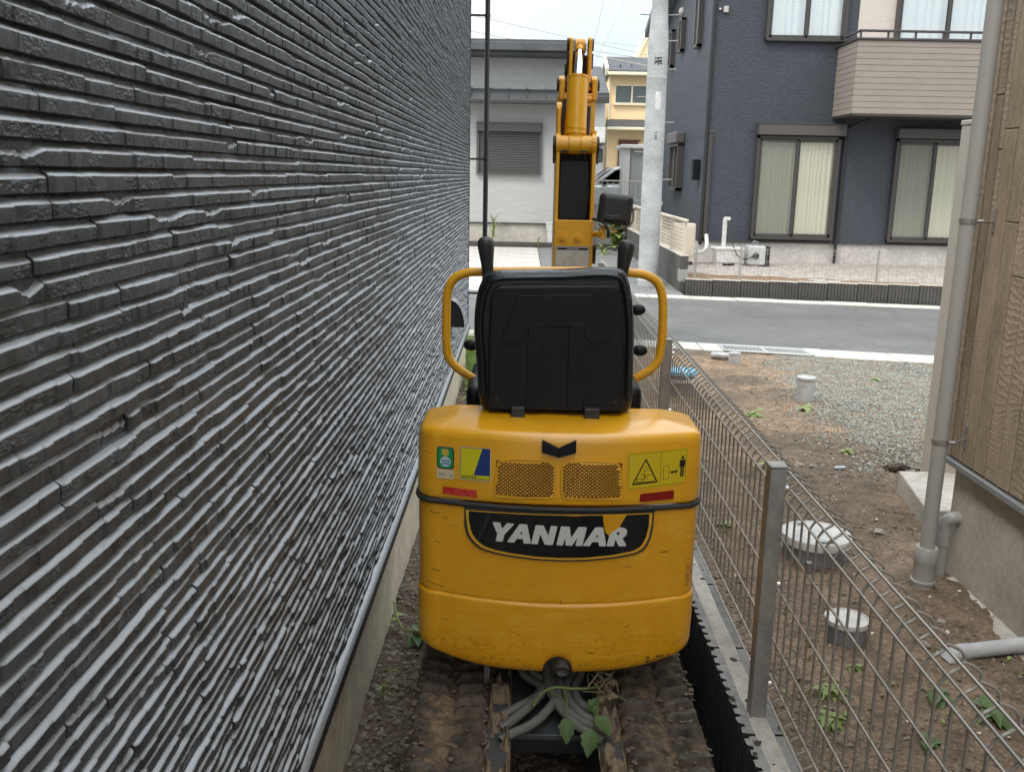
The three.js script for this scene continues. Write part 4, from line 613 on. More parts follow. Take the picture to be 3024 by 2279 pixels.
// ---------------------------------------------------------------- brown house at the right edge
{
  const t = thing('brown_house', 'brown wood-grain board house corner with grey downpipe at the right edge', 'house', [2.5, .34, -1]);
  const ZC = -3.06, X = 1.456;
  add(t, 'wall', merge([bx(X + .012, 6, .75, 4.5, 1.6, ZC + .012)]), M.boardGap);
  const widths = [.052, .030, .078, .074, .076, .075, .077, .074, .102, .05, .076, .074], mats = [M.boardA, M.boardB, M.boardC];
  let z = ZC + .03, k = 0; const q = mulberry(61);
  add(t, 'corner_board', rbx(X - .002, X + .03, .755, 4.5, ZC, ZC + .0285, .003), M.boardA);
  while (z < 1.5) {
    const w = widths[k % widths.length]; let y = .757; const cuts = [.757]; while (y < 4.4) { y += .45 + q() * 1.3; cuts.push(Math.min(y, 4.5)); }
    for (let i = 0; i < cuts.length - 1; i++) {
      const y0 = cuts[i], y1 = cuts[i + 1] - .0025, d = q() * .003, g = new RoundedBoxGeometry(.014, y1 - y0, w - .0075, 2, .003); const p = g.attributes.position, uv = g.attributes.uv, ou = q(), ov = q();
      for (let n = 0; n < p.count; n++) uv.setXY(n, ou + (p.getZ(n) / w + .5) * .34, ov + p.getY(n) * 1.5);
      g.translate(X + .007 + d, (y0 + y1) / 2, z + w / 2); add(t, 'siding_board', g, mats[Math.floor(q() * 3)], { uv: true });
    }
    z += w; k++;
  }
  add(t, 'flashing', merge([rbx(X - .012, X + .05, .7305, .7515, ZC - .012, 1.5, .003)]), M.flashing);
  add(t, 'foundation', grid(160, 10, (u, v) => [1.484 + .003 * (wn(u * 60, v * 8, 4) - .5), lerp(.1, .73, v), lerp(ZC + .03, 1.6, u)], (u, v, p) => [p[2], p[1]]), M.foundationGrey, { uv: true });
  add(t, 'foundation', bx(1.488, 5.9, .1, .7295, 1.6, ZC + .03), M.foundationGrey);
  add(t, 'foundation_spill', grid(60, 4, (u, v) => { const z = lerp(-2.95, .5, u); return [1.484 - v * (.035 + .035 * wn(z * 9, 1, 3)), .352 - .012 * v - .01 * (v > .9), z]; }, (u, v, p) => [p[2], p[0]]), M.foundationGrey, { uv: true });
  const dp = add(t, 'downpipe', cyl([1.3515, .42, -2.885], [1.3515, 4.4, -2.885], .0236, .0236, 28), M.pvcGrey);
  add(dp, 'pipe_socket', lathe([[.022, .485], [.034, .485], [.0365, .481], [.0365, .432], [.0352, .430], [.0352, .372], [.039, .370], [.039, .362], [.0352, .360], [.0352, .28]], 1.3515, 0, -2.885, 30), M.pvcGrey);
  for (const y of [1.54, .845]) { add(dp, 'pipe_bracket', merge([lathe([[.0236, -.008], [.0258, -.008], [.0258, .008], [.0236, .008]], 1.3515, y, -2.885, 26), cyl([1.365, y, -2.875], [1.39, y, -2.866], .006, .006, 8), poly([[1.385, y, -2.868], [1.452, y - .004, -2.93]], .003, 6), rbx(1.4495, 1.4555, y - .035, y + .042, -2.939, -2.927, .002)]), M.wornSteel); }
  const pp = add(t, 'drain_pipe', merge([cyl([1.447, .2, -2.98], [1.447, .50, -2.98], .0195, .0195, 20), lathe([[.0195, .455], [.023, .455], [.023, .50], [.0195, .50]], 1.447, 0, -2.98, 20), tube([[1.447, .495, -2.98], [1.447, .535, -2.98], [1.462, .552, -2.972], [1.49, .556, -2.968]], .021, 16, 14)]), M.pvcGrey);
}
{
  const t = thing('gate_post', 'pale flat grey post with a screwed cap standing behind the downpipe', 'post', [1.87, .3, -3.97]);
  add(t, 'post', rbx(1.812, 1.99, .28, 1.885, -4.03, -3.905, .006), M.palePost);
  add(t, 'post_cap', rbx(1.8085, 1.994, 1.884, 1.905, -4.034, -3.901, .005), M.palePost);
  add(t, 'screw', cyl([1.835, 1.894, -3.902], [1.835, 1.894, -3.897], .006, .005, 10), M.blackMetal);
  const f = thing('concrete_step', 'low pale concrete slab at the foot of the flat grey post', 'slab', [1.79, .3, -3.68]);
  const s = new THREE.Shape([[1.585, 3.42], [1.672, 3.92], [2.1, 3.92], [2.1, 3.42]].map(p => new THREE.Vector2(p[0], p[1]))); const g = new THREE.ExtrudeGeometry(s, { depth: .15, bevelEnabled: true, bevelSize: .006, bevelThickness: .006, bevelOffset: -.006, bevelSegments: 2 }); g.rotateX(-Math.PI / 2); g.translate(0, .262, 0);
  add(f, 'slab', g, M.concrete);
  add(f, 'wire', tube([[1.70, .31, -3.405], [1.705, .38, -3.405], [1.715, .425, -3.44], [1.80, .428, -3.5]], .0035, 24, 6), M.rubber);
}
// ---------------------------------------------------------------- things on the neighbouring lot
function lidded(name, label, cat, x, z, r, yTop, lidMat, bodyMat, base, group) {
  const t = thing(name, label, cat, [x, base, z], group);
  add(t, 'body', lathe([[0, base - .1], [r * .9, base - .1], [r * .9, yTop - r * .2], [r * .93, yTop - r * .19]], x, 0, z, 32), bodyMat);
  add(t, 'lid', lathe([[r * .9, yTop - r * .24], [r, yTop - r * .24], [r, yTop - .006], [r * .985, yTop - .001], [r * .9, yTop], [r * .88, yTop - .003], [0, yTop - .002]], x, 0, z, 40), lidMat);
  return t;
}
const mh = lidded('inspection_cover', 'wide round white-lidded inspection chamber beside the nearest mesh post', 'manhole', 1.066, -3.125, .122, .432, M.lidWhite, M.pvcDark, .33);
add(mh, 'grip', merge([rbx(1.05, 1.105, .4325, .4365, -3.035, -3.022, .002), rbx(1.02, 1.05, .4325, .436, -3.21, -3.2, .002)]), M.pvcDark);
lidded('inspection_cover', 'small round white-capped pipe in the bare soil near the lying grey pipe', 'manhole', .976, -2.527, .064, .404, M.lidWhite, M.pvcDark, .33);
lidded('capped_pipe', 'upright grey capped plastic pipe at the edge of the gravel', 'pipe', 2.05, -6.53, .069, .285, M.pvc, M.pvc, .11);
lidded('capped_pipe', 'short upright grey pipe stub close to the gutter grate', 'pipe', 1.965, -8.40, .055, .105, M.pvc, M.pvc, .0);
{ const t = thing('pipe_stub', 'pale pipe end lying flat against the gutter kerb', 'pipe', [1.86, .04, -8.60]); add(t, 'pipe', cyl([1.80, .035, -8.62], [1.93, .04, -8.56], .032, .032, 18), M.pvc); add(t, 'end_cap', cyl([1.925, .04, -8.563], [1.95, .041, -8.55], .035, .035, 18), M.pvc); }
{ const t = lidded('meter_box', 'grey round meter box with a bright blue lid behind the fence', 'box', 1.18, -6.68, .115, .285, M.lidBlue, M.pvcDark, .1); add(t, 'band', lathe([[.105, .205], [.118, .205], [.118, .225], [.105, .225]], 1.18, 0, -6.68, 30), M.lidWhite); }
{ const t = thing('drain_pipe', 'grey plastic pipe lying on the soil with an angled open end', 'pipe', [1.34, .36, -2.42]); add(t, 'pipe', cyl([1.262, .361, -2.413], [1.50, .375, -2.452], .0215, .0215, 24), M.pvc); add(t, 'elbow', merge([tube([[1.285, .362, -2.417], [1.262, .361, -2.413], [1.240, .355, -2.408], [1.224, .335, -2.404]], .0235, 18, 18)]), M.pvc); }
{ const t = thing('wood_scrap', 'dark rotten wood piece lying between gravel and soil', 'wood', [1.83, .305, -4.28]); const g = rockGeo(44, 2, .34); g.scale(.07, .06, .03); g.rotateY(.25); g.translate(1.815, .322, -4.28); const g2 = rockGeo(45, 1, .5); g2.scale(.02, .02, .016); g2.translate(1.905, .318, -4.25); add(t, 'wood', merge([g, g2]), M.oldWood); }
{ const t = thing('wood_block', 'short pale wooden block on the soil beside the concrete slab', 'wood', [1.795, .32, -4.04]); const g = rbx(-.045, .045, -.014, .014, -.022, .022, .004); g.rotateY(.2); g.rotateZ(-.08); g.translate(1.795, .341, -4.05); add(t, 'block', g, M.paleWood); }
{ const t = thing('plastic_shard', 'flat bluish scrap of plastic lying on bare soil', 'scrap', [1.537, .31, -4.267]); const g = extr([[-.03, -.012], [.03, -.004], [.022, .016], [-.02, .012]], .003, .0005); g.rotateX(-Math.PI / 2); g.rotateZ(.05); g.translate(1.537, .318, -4.267); add(t, 'scrap', g, std('scrapBlue', [.42, .47, .52], .4)); }
[[1.38, -3.35, .022, 'grey stone in the soil left of the concrete slab'], [1.30, -2.62, .014, 'small stone behind the white-capped pipe near the brown house'], [1.19, -2.48, .016, 'flat pale chip of stone beside the lying grey pipe'], [1.42, -4.3, .018, 'pale stone on the soil far from the gravel'], [1.36, -4.33, .024, 'dark flat stone on the soil left of a paler one'], [1.47, -2.1, .02, 'brown pebble close to the brown house foundation']].forEach((a, i) => { const g = rocks[i % 3].clone(); g.scale(a[2] * 1.25, a[2] * .8, a[2]); g.rotateY(i); g.translate(a[0], lotY(a[0], a[1]) + a[2] * .3, a[1]); const t = thing('stone', a[3], 'stone', [a[0], lotY(a[0], a[1]), a[1]]); add(t, 'stone', g, M.stoneBit); });
{ // scattered gravel and pebbles
  const L = [], pe = [], edge = [[-9.2, 2.5], [-8.76, 2.45], [-7.8, 2.32], [-6.25, 2.16], [-5, 1.86], [-4.2, 1.78], [-3.95, 2.0]];
  const ex = z => { for (let i = 0; i < edge.length - 1; i++) if (z <= edge[i + 1][0]) { const t = clamp((z - edge[i][0]) / (edge[i + 1][0] - edge[i][0])); return lerp(edge[i][1], edge[i + 1][1], t); } return 2; };
  while (L.length < 90000) { const z = -4 - 5.2 * Math.pow(rnd(), .85), x = rr(1.3, 5.2); if (z < nearIn(x) + .02) continue; const d = x - ex(z) + .5 * (wn(x * 5, z * 5, 91) - .5); if (d < 0 && rnd() > Math.exp(d * 9)) continue; L.push(one(x, lotY(x, z) + rr(0, .008), z, .0032 + .0065 * rnd() * rnd())); }
  instanced('gravel', rocks[0], M.gravelStone, L, 'grey-green crushed gravel spread between the road and the brown house', 'gravel', 'stuff', [1, 1.02, .98]);
  while (pe.length < 30000) { const z = -1.2 - 7 * Math.pow(rnd(), 1.6), x = .64 + 2.4 * Math.pow(rnd(), 1.2); if (z < nearIn(x) + .05) continue; if (wn(x * 3, z * 3, 95) < .35 + .25 * rnd()) continue; pe.push(one(x, lotY(x, z) + .001, z, .0016 + .0075 * Math.pow(rnd(), 4))); }
  instanced('pebbles', rocks[1], M.stoneBit, pe, 'pebbles and crumbs strewn over the bare soil of the neighbouring lot', 'pebbles', 'stuff', [.8, .72, .62]);
  const fl = []; while (fl.length < 1500) { const z = -1.2 - 7 * Math.pow(rnd(), 1.3), x = .64 + 2.2 * rnd(); if (z < nearIn(x) + .05) continue; const o = one(x, lotY(x, z) + .003, z, .0015 + .0055 * Math.pow(rnd(), 3)); o.sy = .35; fl.push(o); }
  instanced('litter', rocks[1], M.paleChip, fl, 'pale chips and flakes of debris scattered on the bare soil', 'litter', 'stuff', [1, .95, .86]);
  const gp = []; while (gp.length < 9000) { const z = -1.7 - 6.5 * Math.pow(rnd(), 1.7), x = rnd() < .75 ? rr(-.465, -.19) : rr(-.465, .52); gp.push(one(x, gapY(x, z) + .002, z, .002 + .011 * Math.pow(rnd(), 3.2))); }
  instanced('pebbles', rocks[2], M.stoneBit, gp, 'pebbles in the dark soil strip along the left foundation', 'pebbles', 'stuff', [.8, .76, .7]);
}
// ---------------------------------------------------------------- small plants
function leafGeo(L, W, n = 5, droop = .3, lobes = 0) { return grid(4, n, (u, v) => { let w = Math.sin(Math.PI * Math.pow(v, .75)) * W * (1 + lobes * Math.sin(v * 22)); const s = (u - .5) * 2; return [s * w, -droop * L * v * v + Math.abs(s) * w * .28, L * v]; }); }
function weed(label, x, y, z, r, n, mat, opt = {}) {
  const t = thing('weed', label, 'weed', [x, y, z]), q = mulberry(Math.floor(x * 977 + z * 313) + n), st = [];
  for (let i = 0; i < n; i++) { const a = q() * 6.283, l = r * (.55 + .6 * q()), up = (opt.up || .5) * (.4 + q()); const g = leafGeo(l, l * (opt.w || .26), 9, .5 + .5 * q(), opt.lobes || .08); g.rotateX(-up); g.rotateY(a); const h = r * (opt.h || .35) * q(); g.translate(x, y + h + .003, z); add(t, 'leaf', g, mat); st.push(cyl([x, y - .01, z], [x + Math.sin(a) * .003, y + h + .004, z + Math.cos(a) * .003], .0012, .0009, 5)); }
  add(t, 'stem', merge(st), M.stemGreen); return t;
}
[['pale green weed tuft left of the upright capped pipe', 1.507, -5.757, .085, 15, 1], ['pale weed clump just in front of the upright capped pipe', 1.909, -6.03, .075, 13, 1], ['yellow-green weed tuft on bare soil near the gravel edge', 1.69, -4.622, .055, 12, 1], ['yellow-green weed behind the fence wires below the handrail', 1.187, -4.254, .06, 12, 1], ['broad-leaved green weed behind the mesh at lower right', 1.094, -2.189, .052, 9, 0], ['larger broad-leaved weed near the bottom right corner', 1.207, -2.123, .056, 9, 0], ['small green seedling in dark soil behind the mesh', .99, -1.99, .04, 7, 0], ['yellowish creeping weed at the foot of the block wall', .79, -2.084, .042, 30, 1], ['loose green weed stalks behind the nearest mesh post', .835, -2.22, .045, 26, 1], ['tiny weed in front of the small white-capped pipe', .95, -2.36, .03, 7, 1], ['tiny yellow-green weed growing in the gravel', 2.95, -7.6, .06, 10, 1], ['faint weed sprig beside the wide inspection chamber', .80, -3.4, .045, 9, 1]].forEach(a => weed(a[0], a[1], lotY(a[1], a[2]), a[2], a[3], a[4], a[5] ? M.leafPale : M.leaf, { w: a[5] ? .24 : .33, lobes: a[5] ? .25 : 0 }));
{ const q = mulberry(71), L = []; for (const [cx, cz, r, n] of [[.80, -2.12, .10, 60], [.86, -2.3, .12, 50], [.92, -2.55, .1, 22], [1.14, -2.16, .12, 26], [.78, -3.3, .15, 40], [1.25, -4.25, .2, 40], [1.6, -4.7, .2, 30], [.75, -2.7, .1, 30], [1.9, -6.1, .25, 50], [1.5, -5.8, .2, 40], [1.35, -2.3, .14, 12]]) for (let i = 0; i < n; i++) { const x = cx + (q() - .5) * r * 2, z = cz + (q() - .5) * r * 2; if (x < .64) continue; L.push({ x, y: lotY(x, z) + .004 + q() * .012, z, s: .006 + q() * .014, sx: 1, sy: 1, rx: -q() * .9, ry: q() * 6.28, rz: q() * .6 - .3, k: .6 + .7 * q() }); }
  instanced('seedlings', leafGeo(1, .34, 4, .5, .1), M.leafPale, L, 'tiny seedlings and loose leaves dotted over the bare soil behind the mesh', 'seedlings', 'stuff', [.95, 1, .9]); }
weed('spiky pale weed tuft at the lower end of the left foundation', -.412, .03, -2.66, .032, 16, M.leafPale, { w: .1, up: 1.2, h: .8 });
weed('leafy weed at the foot of the left foundation beside the track', -.345, .03, -3.05, .06, 5, M.leaf, { w: .36 });
{ const t = thing('creeper', 'yellow-green creeper stem crossing the soil strip by the left foundation', 'plant', [-.40, .03, -3.1]); add(t, 'stem', tube([[-.45, .09, -3.2], [-.43, .06, -3.13], [-.40, .045, -3.08], [-.36, .05, -3.05], [-.31, .04, -3.02]], .0042, 30, 6), M.leafPale); for (const [x, z, l, a] of [[-.44, -3.15, .035, 2], [-.43, -3.12, .03, -1.2], [-.355, -3.06, .07, .9], [-.33, -3.03, .05, 2.6]]) { const g = leafGeo(l, l * .42, 5, .4); g.rotateX(-.3); g.rotateY(a); g.translate(x, .06, z); add(t, 'leaf', g, x > -.4 ? M.leaf : M.leafPale); } }
{ const t = thing('dry_twig', 'thin pale twig on the soil strip near the left foundation', 'twig', [-.41, .02, -2.76]); add(t, 'twig', tube([[-.445, .04, -2.80], [-.40, .055, -2.77], [-.36, .045, -2.78], [-.32, .05, -2.80]], .0022, 24, 5), M.leafPale); }
{ // grass past the end of the stone wall
  const q = mulberry(5), g0 = grid(1, 4, (u, v) => [(u - .5) * .006 * (1 - v * .9), v * .13, .05 * v * v]), L = [];
  for (let i = 0; i < 5200; i++) { const z = -7.0 - q() * 2.1, x = -.62 + q() * (z < -7.9 ? .62 : .28) - (z < -7.9 ? .25 : -.2); L.push({ x, y: -.02, z, s: .5 + q() * .8, sx: 1.4, sy: .6 + q() * .9, rx: q() * .5 - .25, ry: q() * 6.3, rz: q() * .6 - .3, k: .6 + .9 * q() }); }
  instanced('grass', g0, M.leafPale, L, 'bright grass past the end of the stone-clad wall', 'grass', 'stuff', [.9, 1, .8]);
}
weed('leafy weeds at the foundation end near the corner', -.33, .03, -6.55, .10, 18, M.leafPale, { up: .9, lobes: .3 });
{ // pulled-up plant lying over the hoses
  const t = thing('torn_plant', 'uprooted leafy plant draped over the hydraulic hoses', 'plant', [.15, .37, -2.1]);
  add(t, 'stem', merge([tube([[.05, .36, -2.085], [.075, .385, -2.11], [.105, .392, -2.122], [.147, .39, -2.122], [.195, .387, -2.131], [.226, .385, -2.15]], .0038, 34, 7), tube([[.128, .392, -2.12], [.133, .385, -2.09], [.132, .375, -2.05], [.131, .365, -2.03]], .0022, 18, 6), tube([[.215, .386, -2.145], [.213, .375, -2.09], [.205, .372, -2.04], [.195, .366, -2.0]], .0024, 18, 6), tube([[.09, .39, -2.118], [.115, .385, -2.09], [.13, .385, -2.08]], .0016, 12, 5)]), M.stemGreen);
  for (const [x, y, z, l, ry, rx, w] of [[.131, .365, -2.035, .060, .05, .75, .33], [.198, .375, -2.02, .055, .9, .25, .42], [.192, .366, -1.985, .062, -.35, .6, .36], [.205, .38, -2.10, .04, -.2, .8, .25], [.19, .382, -2.09, .034, .3, .9, .25], [.21, .378, -2.07, .03, -.5, .7, .3]]) { const g = leafGeo(l, l * w, 8, .35, .14); g.rotateX(rx); g.rotateY(ry); g.translate(x, y, z); add(t, 'leaf', g, M.leaf); }
  const dr = [], q = mulberry(9); for (let i = 0; i < 20; i++) { const a = [.225 + (q() - .5) * .04, .375 + q() * .03, -2.15 + (q() - .5) * .08]; dr.push(tube([a, [a[0] + (q() - .5) * .05, a[1] + q() * .03, a[2] + (q() - .5) * .04], [a[0] + (q() - .5) * .08, a[1] + (q() - .3) * .04, a[2] + q() * .07]], .0010 + q() * .0012, 8, 4)); } add(t, 'dry_roots', merge(dr), M.dryStem);
  const cl = []; for (let i = 0; i < 5; i++) { const g = rocks[i % 3].clone(), s = .009 + q() * .012; g.scale(s, s, s); g.translate(.232 + (q() - .5) * .04, .37, -2.15 + (q() - .5) * .09); cl.push(g); } add(t, 'soil_clod', merge(cl), M.mudDry);
}
// ---------------------------------------------------------------- across the road: yard wall, fences, dark house
{
  const t = thing('yard_wall', 'low grey ribbed block wall along the far side of the road', 'wall', [5, 0, -13.1]);
  const dx = .9622, dz = .2723;
  for (let i = 0; i < 18; i++) {
    const s0 = i * .4, x0 = 2.409 + dx * s0, z0 = -13.756 + dz * s0, top = .196 + .024 * (x0 - 2.4), pts = [[0, 0]]; const n = 9, w = .394 / n;
    for (let k = 0; k < n; k++) pts.push([k * w + w * .06, .012], [k * w + w * .2, .012], [k * w + w * .3, 0], [k * w + w * .96, 0]);
    pts.push([.394, .0], [.394, .1], [0, .1]);
    const g = new THREE.ExtrudeGeometry(new THREE.Shape(pts.map(p => new THREE.Vector2(p[0], p[1]))), { depth: top + .06, bevelEnabled: false }); g.rotateX(-Math.PI / 2); g.rotateY(-Math.atan2(dz, dx)); g.translate(x0, -.06, z0); add(t, 'block', g, M.blockCharcoal);
    const c = rbx(0, .398, 0, .012, -.104, .004, .002); c.rotateY(-Math.atan2(dz, dx)); c.translate(x0, top + .0005, z0); add(t, 'coping', c, M.mortar);
  }
  const f = thing('yard_fence', 'thin grey wire mesh fence on the low wall before the dark house', 'fence', [5, .2, -13.1]);
  const on = (s, back = .05) => [2.409 + dx * s - dz * -back * -1 * 0 + dz * -0, -13.756 + dz * s - back], topAt = x => .208 + .024 * (x - 2.4);
  for (const x of [2.545, 3.165, 4.96, 6.76, 8.5]) { const s = (x - 2.409) / dx, p = on(s); add(f, 'post', rbx(x - .012, x + .012, topAt(x) - .01, topAt(x) + .47, p[1] - .012, p[1] + .012, .003), M.fencePost); }
  const w0 = prep(cyl([0, 0, 0], [0, .43, 0], .0022, .0022, 5)); for (let s = .05; s < 6.4; s += .055) { const p = on(s), o = new THREE.Mesh(w0, M.fenceWire); o.name = 'vertical_wire'; o.position.set(p[0] - 5, topAt(p[0]) + .015 - .2, p[1] + 13.1); o.castShadow = true; f.add(o); }
  for (const h of [.02, .06, .14, .26, .38, .42, .445]) { const a = on(.02), b = on(6.5); add(f, 'horizontal_wire', cyl([a[0], topAt(a[0]) + h, a[1]], [b[0], topAt(b[0]) + h, b[1]], .0026, .0026, 5), M.fenceWire); }
}
{
  const t = thing('side_block_wall', 'three-course dark block wall running back beside the utility pole', 'wall', [2.39, 0, -17]);
  for (let c = 0; c < 3; c++) for (let k = 0; k < 19; k++) { const z0 = -13.84 - k * .4 - (c % 2) * .2; add(t, 'block', rbx(2.335, 2.455, c * .19 - .04, c * .19 + .144, z0 - .393, z0, .006), k === 0 && c === 3 ? M.block : M.blockCharcoal); }
  add(t, 'block', rbx(2.335, 2.455, .15, .334, -14.033, -13.84, .006), M.block); add(t, 'joint_mortar', bx(2.343, 2.447, -.05, .52, -13.86, -21.4), M.blockCharcoal); add(t, 'coping', rbx(2.33, 2.46, .526, .545, -13.838, -21.45, .003), M.mortar);
  const f = thing('beige_fence', 'beige metal railing fence on the dark block wall beside the pole', 'fence', [2.4, .54, -17]);
  for (const z of [-13.93, -15.15, -16.4, -17.65, -18.9, -20.15, -21.35]) add(f, 'post', rbx(2.375, 2.415, .54, 1.03, z - .02, z + .02, .004), M.beigeFence);
  add(f, 'top_rail', rbx(2.367, 2.423, 1.025, 1.062, -21.4, -13.84, .008), M.beigeFence);
  for (let i = 0; i < 8; i++) add(f, 'horizontal_bar', rbx(2.390, 2.4, .565 + i * .058, .572 + i * .058, -21.38, -13.9, .001, 1), M.beigeFence);
  const w0 = prep(cyl([0, 0, 0], [0, .46, 0], .003, .003, 5)); for (let z = -13.98; z > -21.3; z -= .075) { const o = new THREE.Mesh(w0, M.beigeFence); o.name = 'vertical_bar'; o.position.set(.004, .02, z + 17); f.add(o); }
}
function curtainGeo(x0, x1, y0, y1, z, folds, seed) { return grid(Math.round((x1 - x0) * 70), 8, (u, v) => { const x = lerp(x0, x1, u); return [x, lerp(y0, y1, v), z + .010 * Math.sin(u * folds * 6.283 + 1.2 * Math.sin(u * 9 + seed)) * (1 + .3 * Math.sin(v * 3 + u * 20))]; }); }
function slider(parent, x0, x1, y0, y1, z, cm, o = {}) {
  const fr = add(parent, 'window', merge([rbx(x0, x1, y1 - .05, y1, z, z + .09, .005), rbx(x0, x1, y0, y0 + .05, z, z + .10, .005), rbx(x0, x0 + .055, y0, y1, z, z + .09, .005), rbx(x1 - .055, x1, y0, y1, z, z + .09, .005)]), M.frameDark);
  const m = o.mid || (x0 + x1) / 2;
  add(fr, 'sash', merge([rbx(x0 + .055, x0 + .10, y0 + .05, y1 - .05, z + .03, z + .055, .003), rbx(m - .02, m + .025, y0 + .05, y1 - .05, z + .03, z + .058, .003), rbx(x0 + .055, m + .025, y0 + .05, y0 + .10, z + .03, z + .055, .003), rbx(x0 + .055, m + .025, y1 - .09, y1 - .05, z + .03, z + .055, .003)]), M.frameDark);
  add(fr, 'sash', merge([rbx(m - .025, m + .02, y0 + .05, y1 - .05, z + .058, z + .082, .003), rbx(x1 - .10, x1 - .055, y0 + .05, y1 - .05, z + .058, z + .082, .003), rbx(m - .02, x1 - .055, y0 + .05, y0 + .10, z + .058, z + .082, .003), rbx(m - .02, x1 - .055, y1 - .09, y1 - .05, z + .058, z + .082, .003)]), M.frameDark);
  const pane = (a, b, zz) => { const g = new THREE.PlaneGeometry(b - a, y1 - y0 - .19); g.translate((a + b) / 2, (y0 + .1 + y1 - .09) / 2, zz); add(fr, 'pane', g, M.glass); };
  pane(x0 + .10, m - .02, z + .042); pane(m + .02, x1 - .10, z + .07);
  if (cm === M.curtain) { const g = new THREE.PlaneGeometry(m - x0 - .08, y1 - y0 - .14); g.translate((x0 + .08 + m) / 2, (y0 + y1) / 2, z + .064); add(fr, 'insect_screen', g, M.screen); }
  add(fr, 'room', bx(x0 + .02, x1 - .02, y0 + .02, y1 - .02, z - .06, z + .006), M.roomDark);
  if (cm) { const top = y1 - (o.gap || .10); add(fr, 'curtain', curtainGeo(x0 + .1, m - .03, y0 + .1, top, z + .022, o.f || 7, 1), cm); add(fr, 'curtain', curtainGeo(m + .05, x1 - .09, y0 + .1, top, z + .026, o.f || 7, 2), cm); }
  return fr;
}
{
  const ZN = -16.86, t = thing('dark_house', 'large dark blue-grey two-storey house across the road with balcony', 'house', [6.3, .2, -19.5]);
  add(t, 'wall', merge([bx(3.15, 10.2, .575, 4.95, ZN, -22.6), (() => { const g = extr([[16.86, 4.94], [16.86, 6.7], [22.6, 5.0], [22.6, 4.94]], 7.05, 0); g.rotateY(Math.PI / 2); g.translate(3.15, 0, 0); return g; })()]), M.navySiding);
  add(t, 'corner_trim', merge([rbx(3.135, 3.20, .58, 6.6, ZN - .05, ZN + .014, .004)]), M.navySiding);
  for (let k = 1; k < 9; k++) { const y = .575 + k * .455; add(t, 'panel_joint', bx(3.1475, 3.1505, y, y + .006, ZN, -22.6), M.frameDark); }
  for (const x of [3.62, 4.0, 5.9]) add(t, 'panel_joint', bx(x, x + .006, .58, 5, ZN - .01, ZN + .0025), M.frameDark);
  add(t, 'roof', (() => { const g = extr([[16.3, 6.75], [16.3, 6.95], [23.1, 5.0], [23.1, 4.84]], 7.9, 0); g.rotateY(Math.PI / 2); g.translate(2.75, 0, 0); return g; })(), M.roofDark);
  add(t, 'sill_flashing', rbx(3.12, 10.2, .555, .578, ZN - .02, ZN + .02, .002), M.frameDark);
  add(t, 'foundation', bx(3.17, 10.1, .1, .555, ZN - .02, -22.5), std('paleBase', [.58, .555, .525], .85, { map: rep(tBlot, .5, .5) }));
  add(t, 'white_panel', bx(5.625, 10.2, 2.8, 6.0, ZN + .012, ZN - .05), M.creamSiding);
  slider(t, 4.055, 5.42, 3.955, 5.15, ZN, M.curtainBlue, { f: 4 }); slider(t, 6.235, 8.0, 2.95, 5.05, ZN + .012, M.curtainBlue, { f: 5 });
  slider(t, 4.045, 5.50, .62, 2.40, ZN, M.curtain, { f: 8, mid: 4.765 }); slider(t, 6.465, 7.95, .61, 2.385, ZN, M.curtain, { f: 7, mid: 7.15 });
  add(t, 'shutter_box', merge([rbx(4.04, 5.555, 2.41, 2.60, ZN, ZN + .17, .01), rbx(4.035, 5.56, 2.60, 2.612, ZN, ZN + .185, .003)]), M.shutterBox); add(t, 'shutter_box', rbx(6.455, 8.0, 2.395, 2.56, ZN, ZN + .17, .01), M.shutterBox);
  const b = add(t, 'balcony', bx(5.335, 9.4, 2.75, 3.86, ZN + .012, ZN + .985), M.boardGap);
  for (let k = 0; k < 12; k++) { const y = 2.735 + k * .0945; add(b, 'siding_board', rbx(5.322, 9.45, y, y + .0885, ZN + .985, ZN + 1.0, .002, 1), M.balconyBoard); add(b, 'siding_board', rbx(5.32, 5.335, y, y + .0885, ZN + .012, ZN + .99, .002, 1), M.balconyBoard); }
  add(b, 'soffit', bx(5.33, 9.4, 2.70, 2.734, ZN + .012, ZN + .99), M.frameDark); add(b, 'coping', rbx(5.295, 9.45, 3.868, 3.905, ZN - .0, ZN + 1.025, .006), M.frameDark);
  const ra = []; for (let x = 5.36; x < 9.4; x += .44) ra.push(rbx(x - .015, x + .015, 3.90, 4.0, ZN + .955, ZN + .985, .003)); ra.push(rbx(5.34, 9.45, 3.995, 4.03, ZN + .94, ZN + 1.0, .008), rbx(5.33, 5.37, 3.995, 4.03, ZN + .1, ZN + .98, .008), rbx(5.335, 5.365, 3.9, 4.0, ZN + .45, ZN + .48, .003)); add(b, 'balcony_rail', merge(ra), M.frameDark);
  add(t, 'downpipe', merge([cyl([3.165, .5, ZN + .045], [3.165, 6.6, ZN + .045], .032, .032, 14)]), M.blackMetal);
  add(t, 'downpipe', merge([tube([[5.9, 2.70, ZN + .5], [5.72, 2.62, ZN + .3], [5.585, 2.55, ZN + .06], [5.58, 2.4, ZN + .05]], .028, 24, 10), cyl([5.58, 2.45, ZN + .05], [5.58, .2, ZN + .05], .028, .028, 12)]), M.blackMetal);
  add(t, 'pipe_duct', merge([rbx(3.20, 3.275, .62, 2.44, ZN, ZN + .07, .01), rbx(3.195, 3.28, 2.42, 2.47, ZN, ZN + .08, .012)]), M.frameDark);
  add(t, 'vent', rbx(3.32, 3.40, 4.40, 4.50, ZN, ZN + .06, .008), M.palePost); add(t, 'vent', rbx(3.245, 3.275, 4.44, 4.47, ZN, ZN + .05, .005), M.whitePlastic);
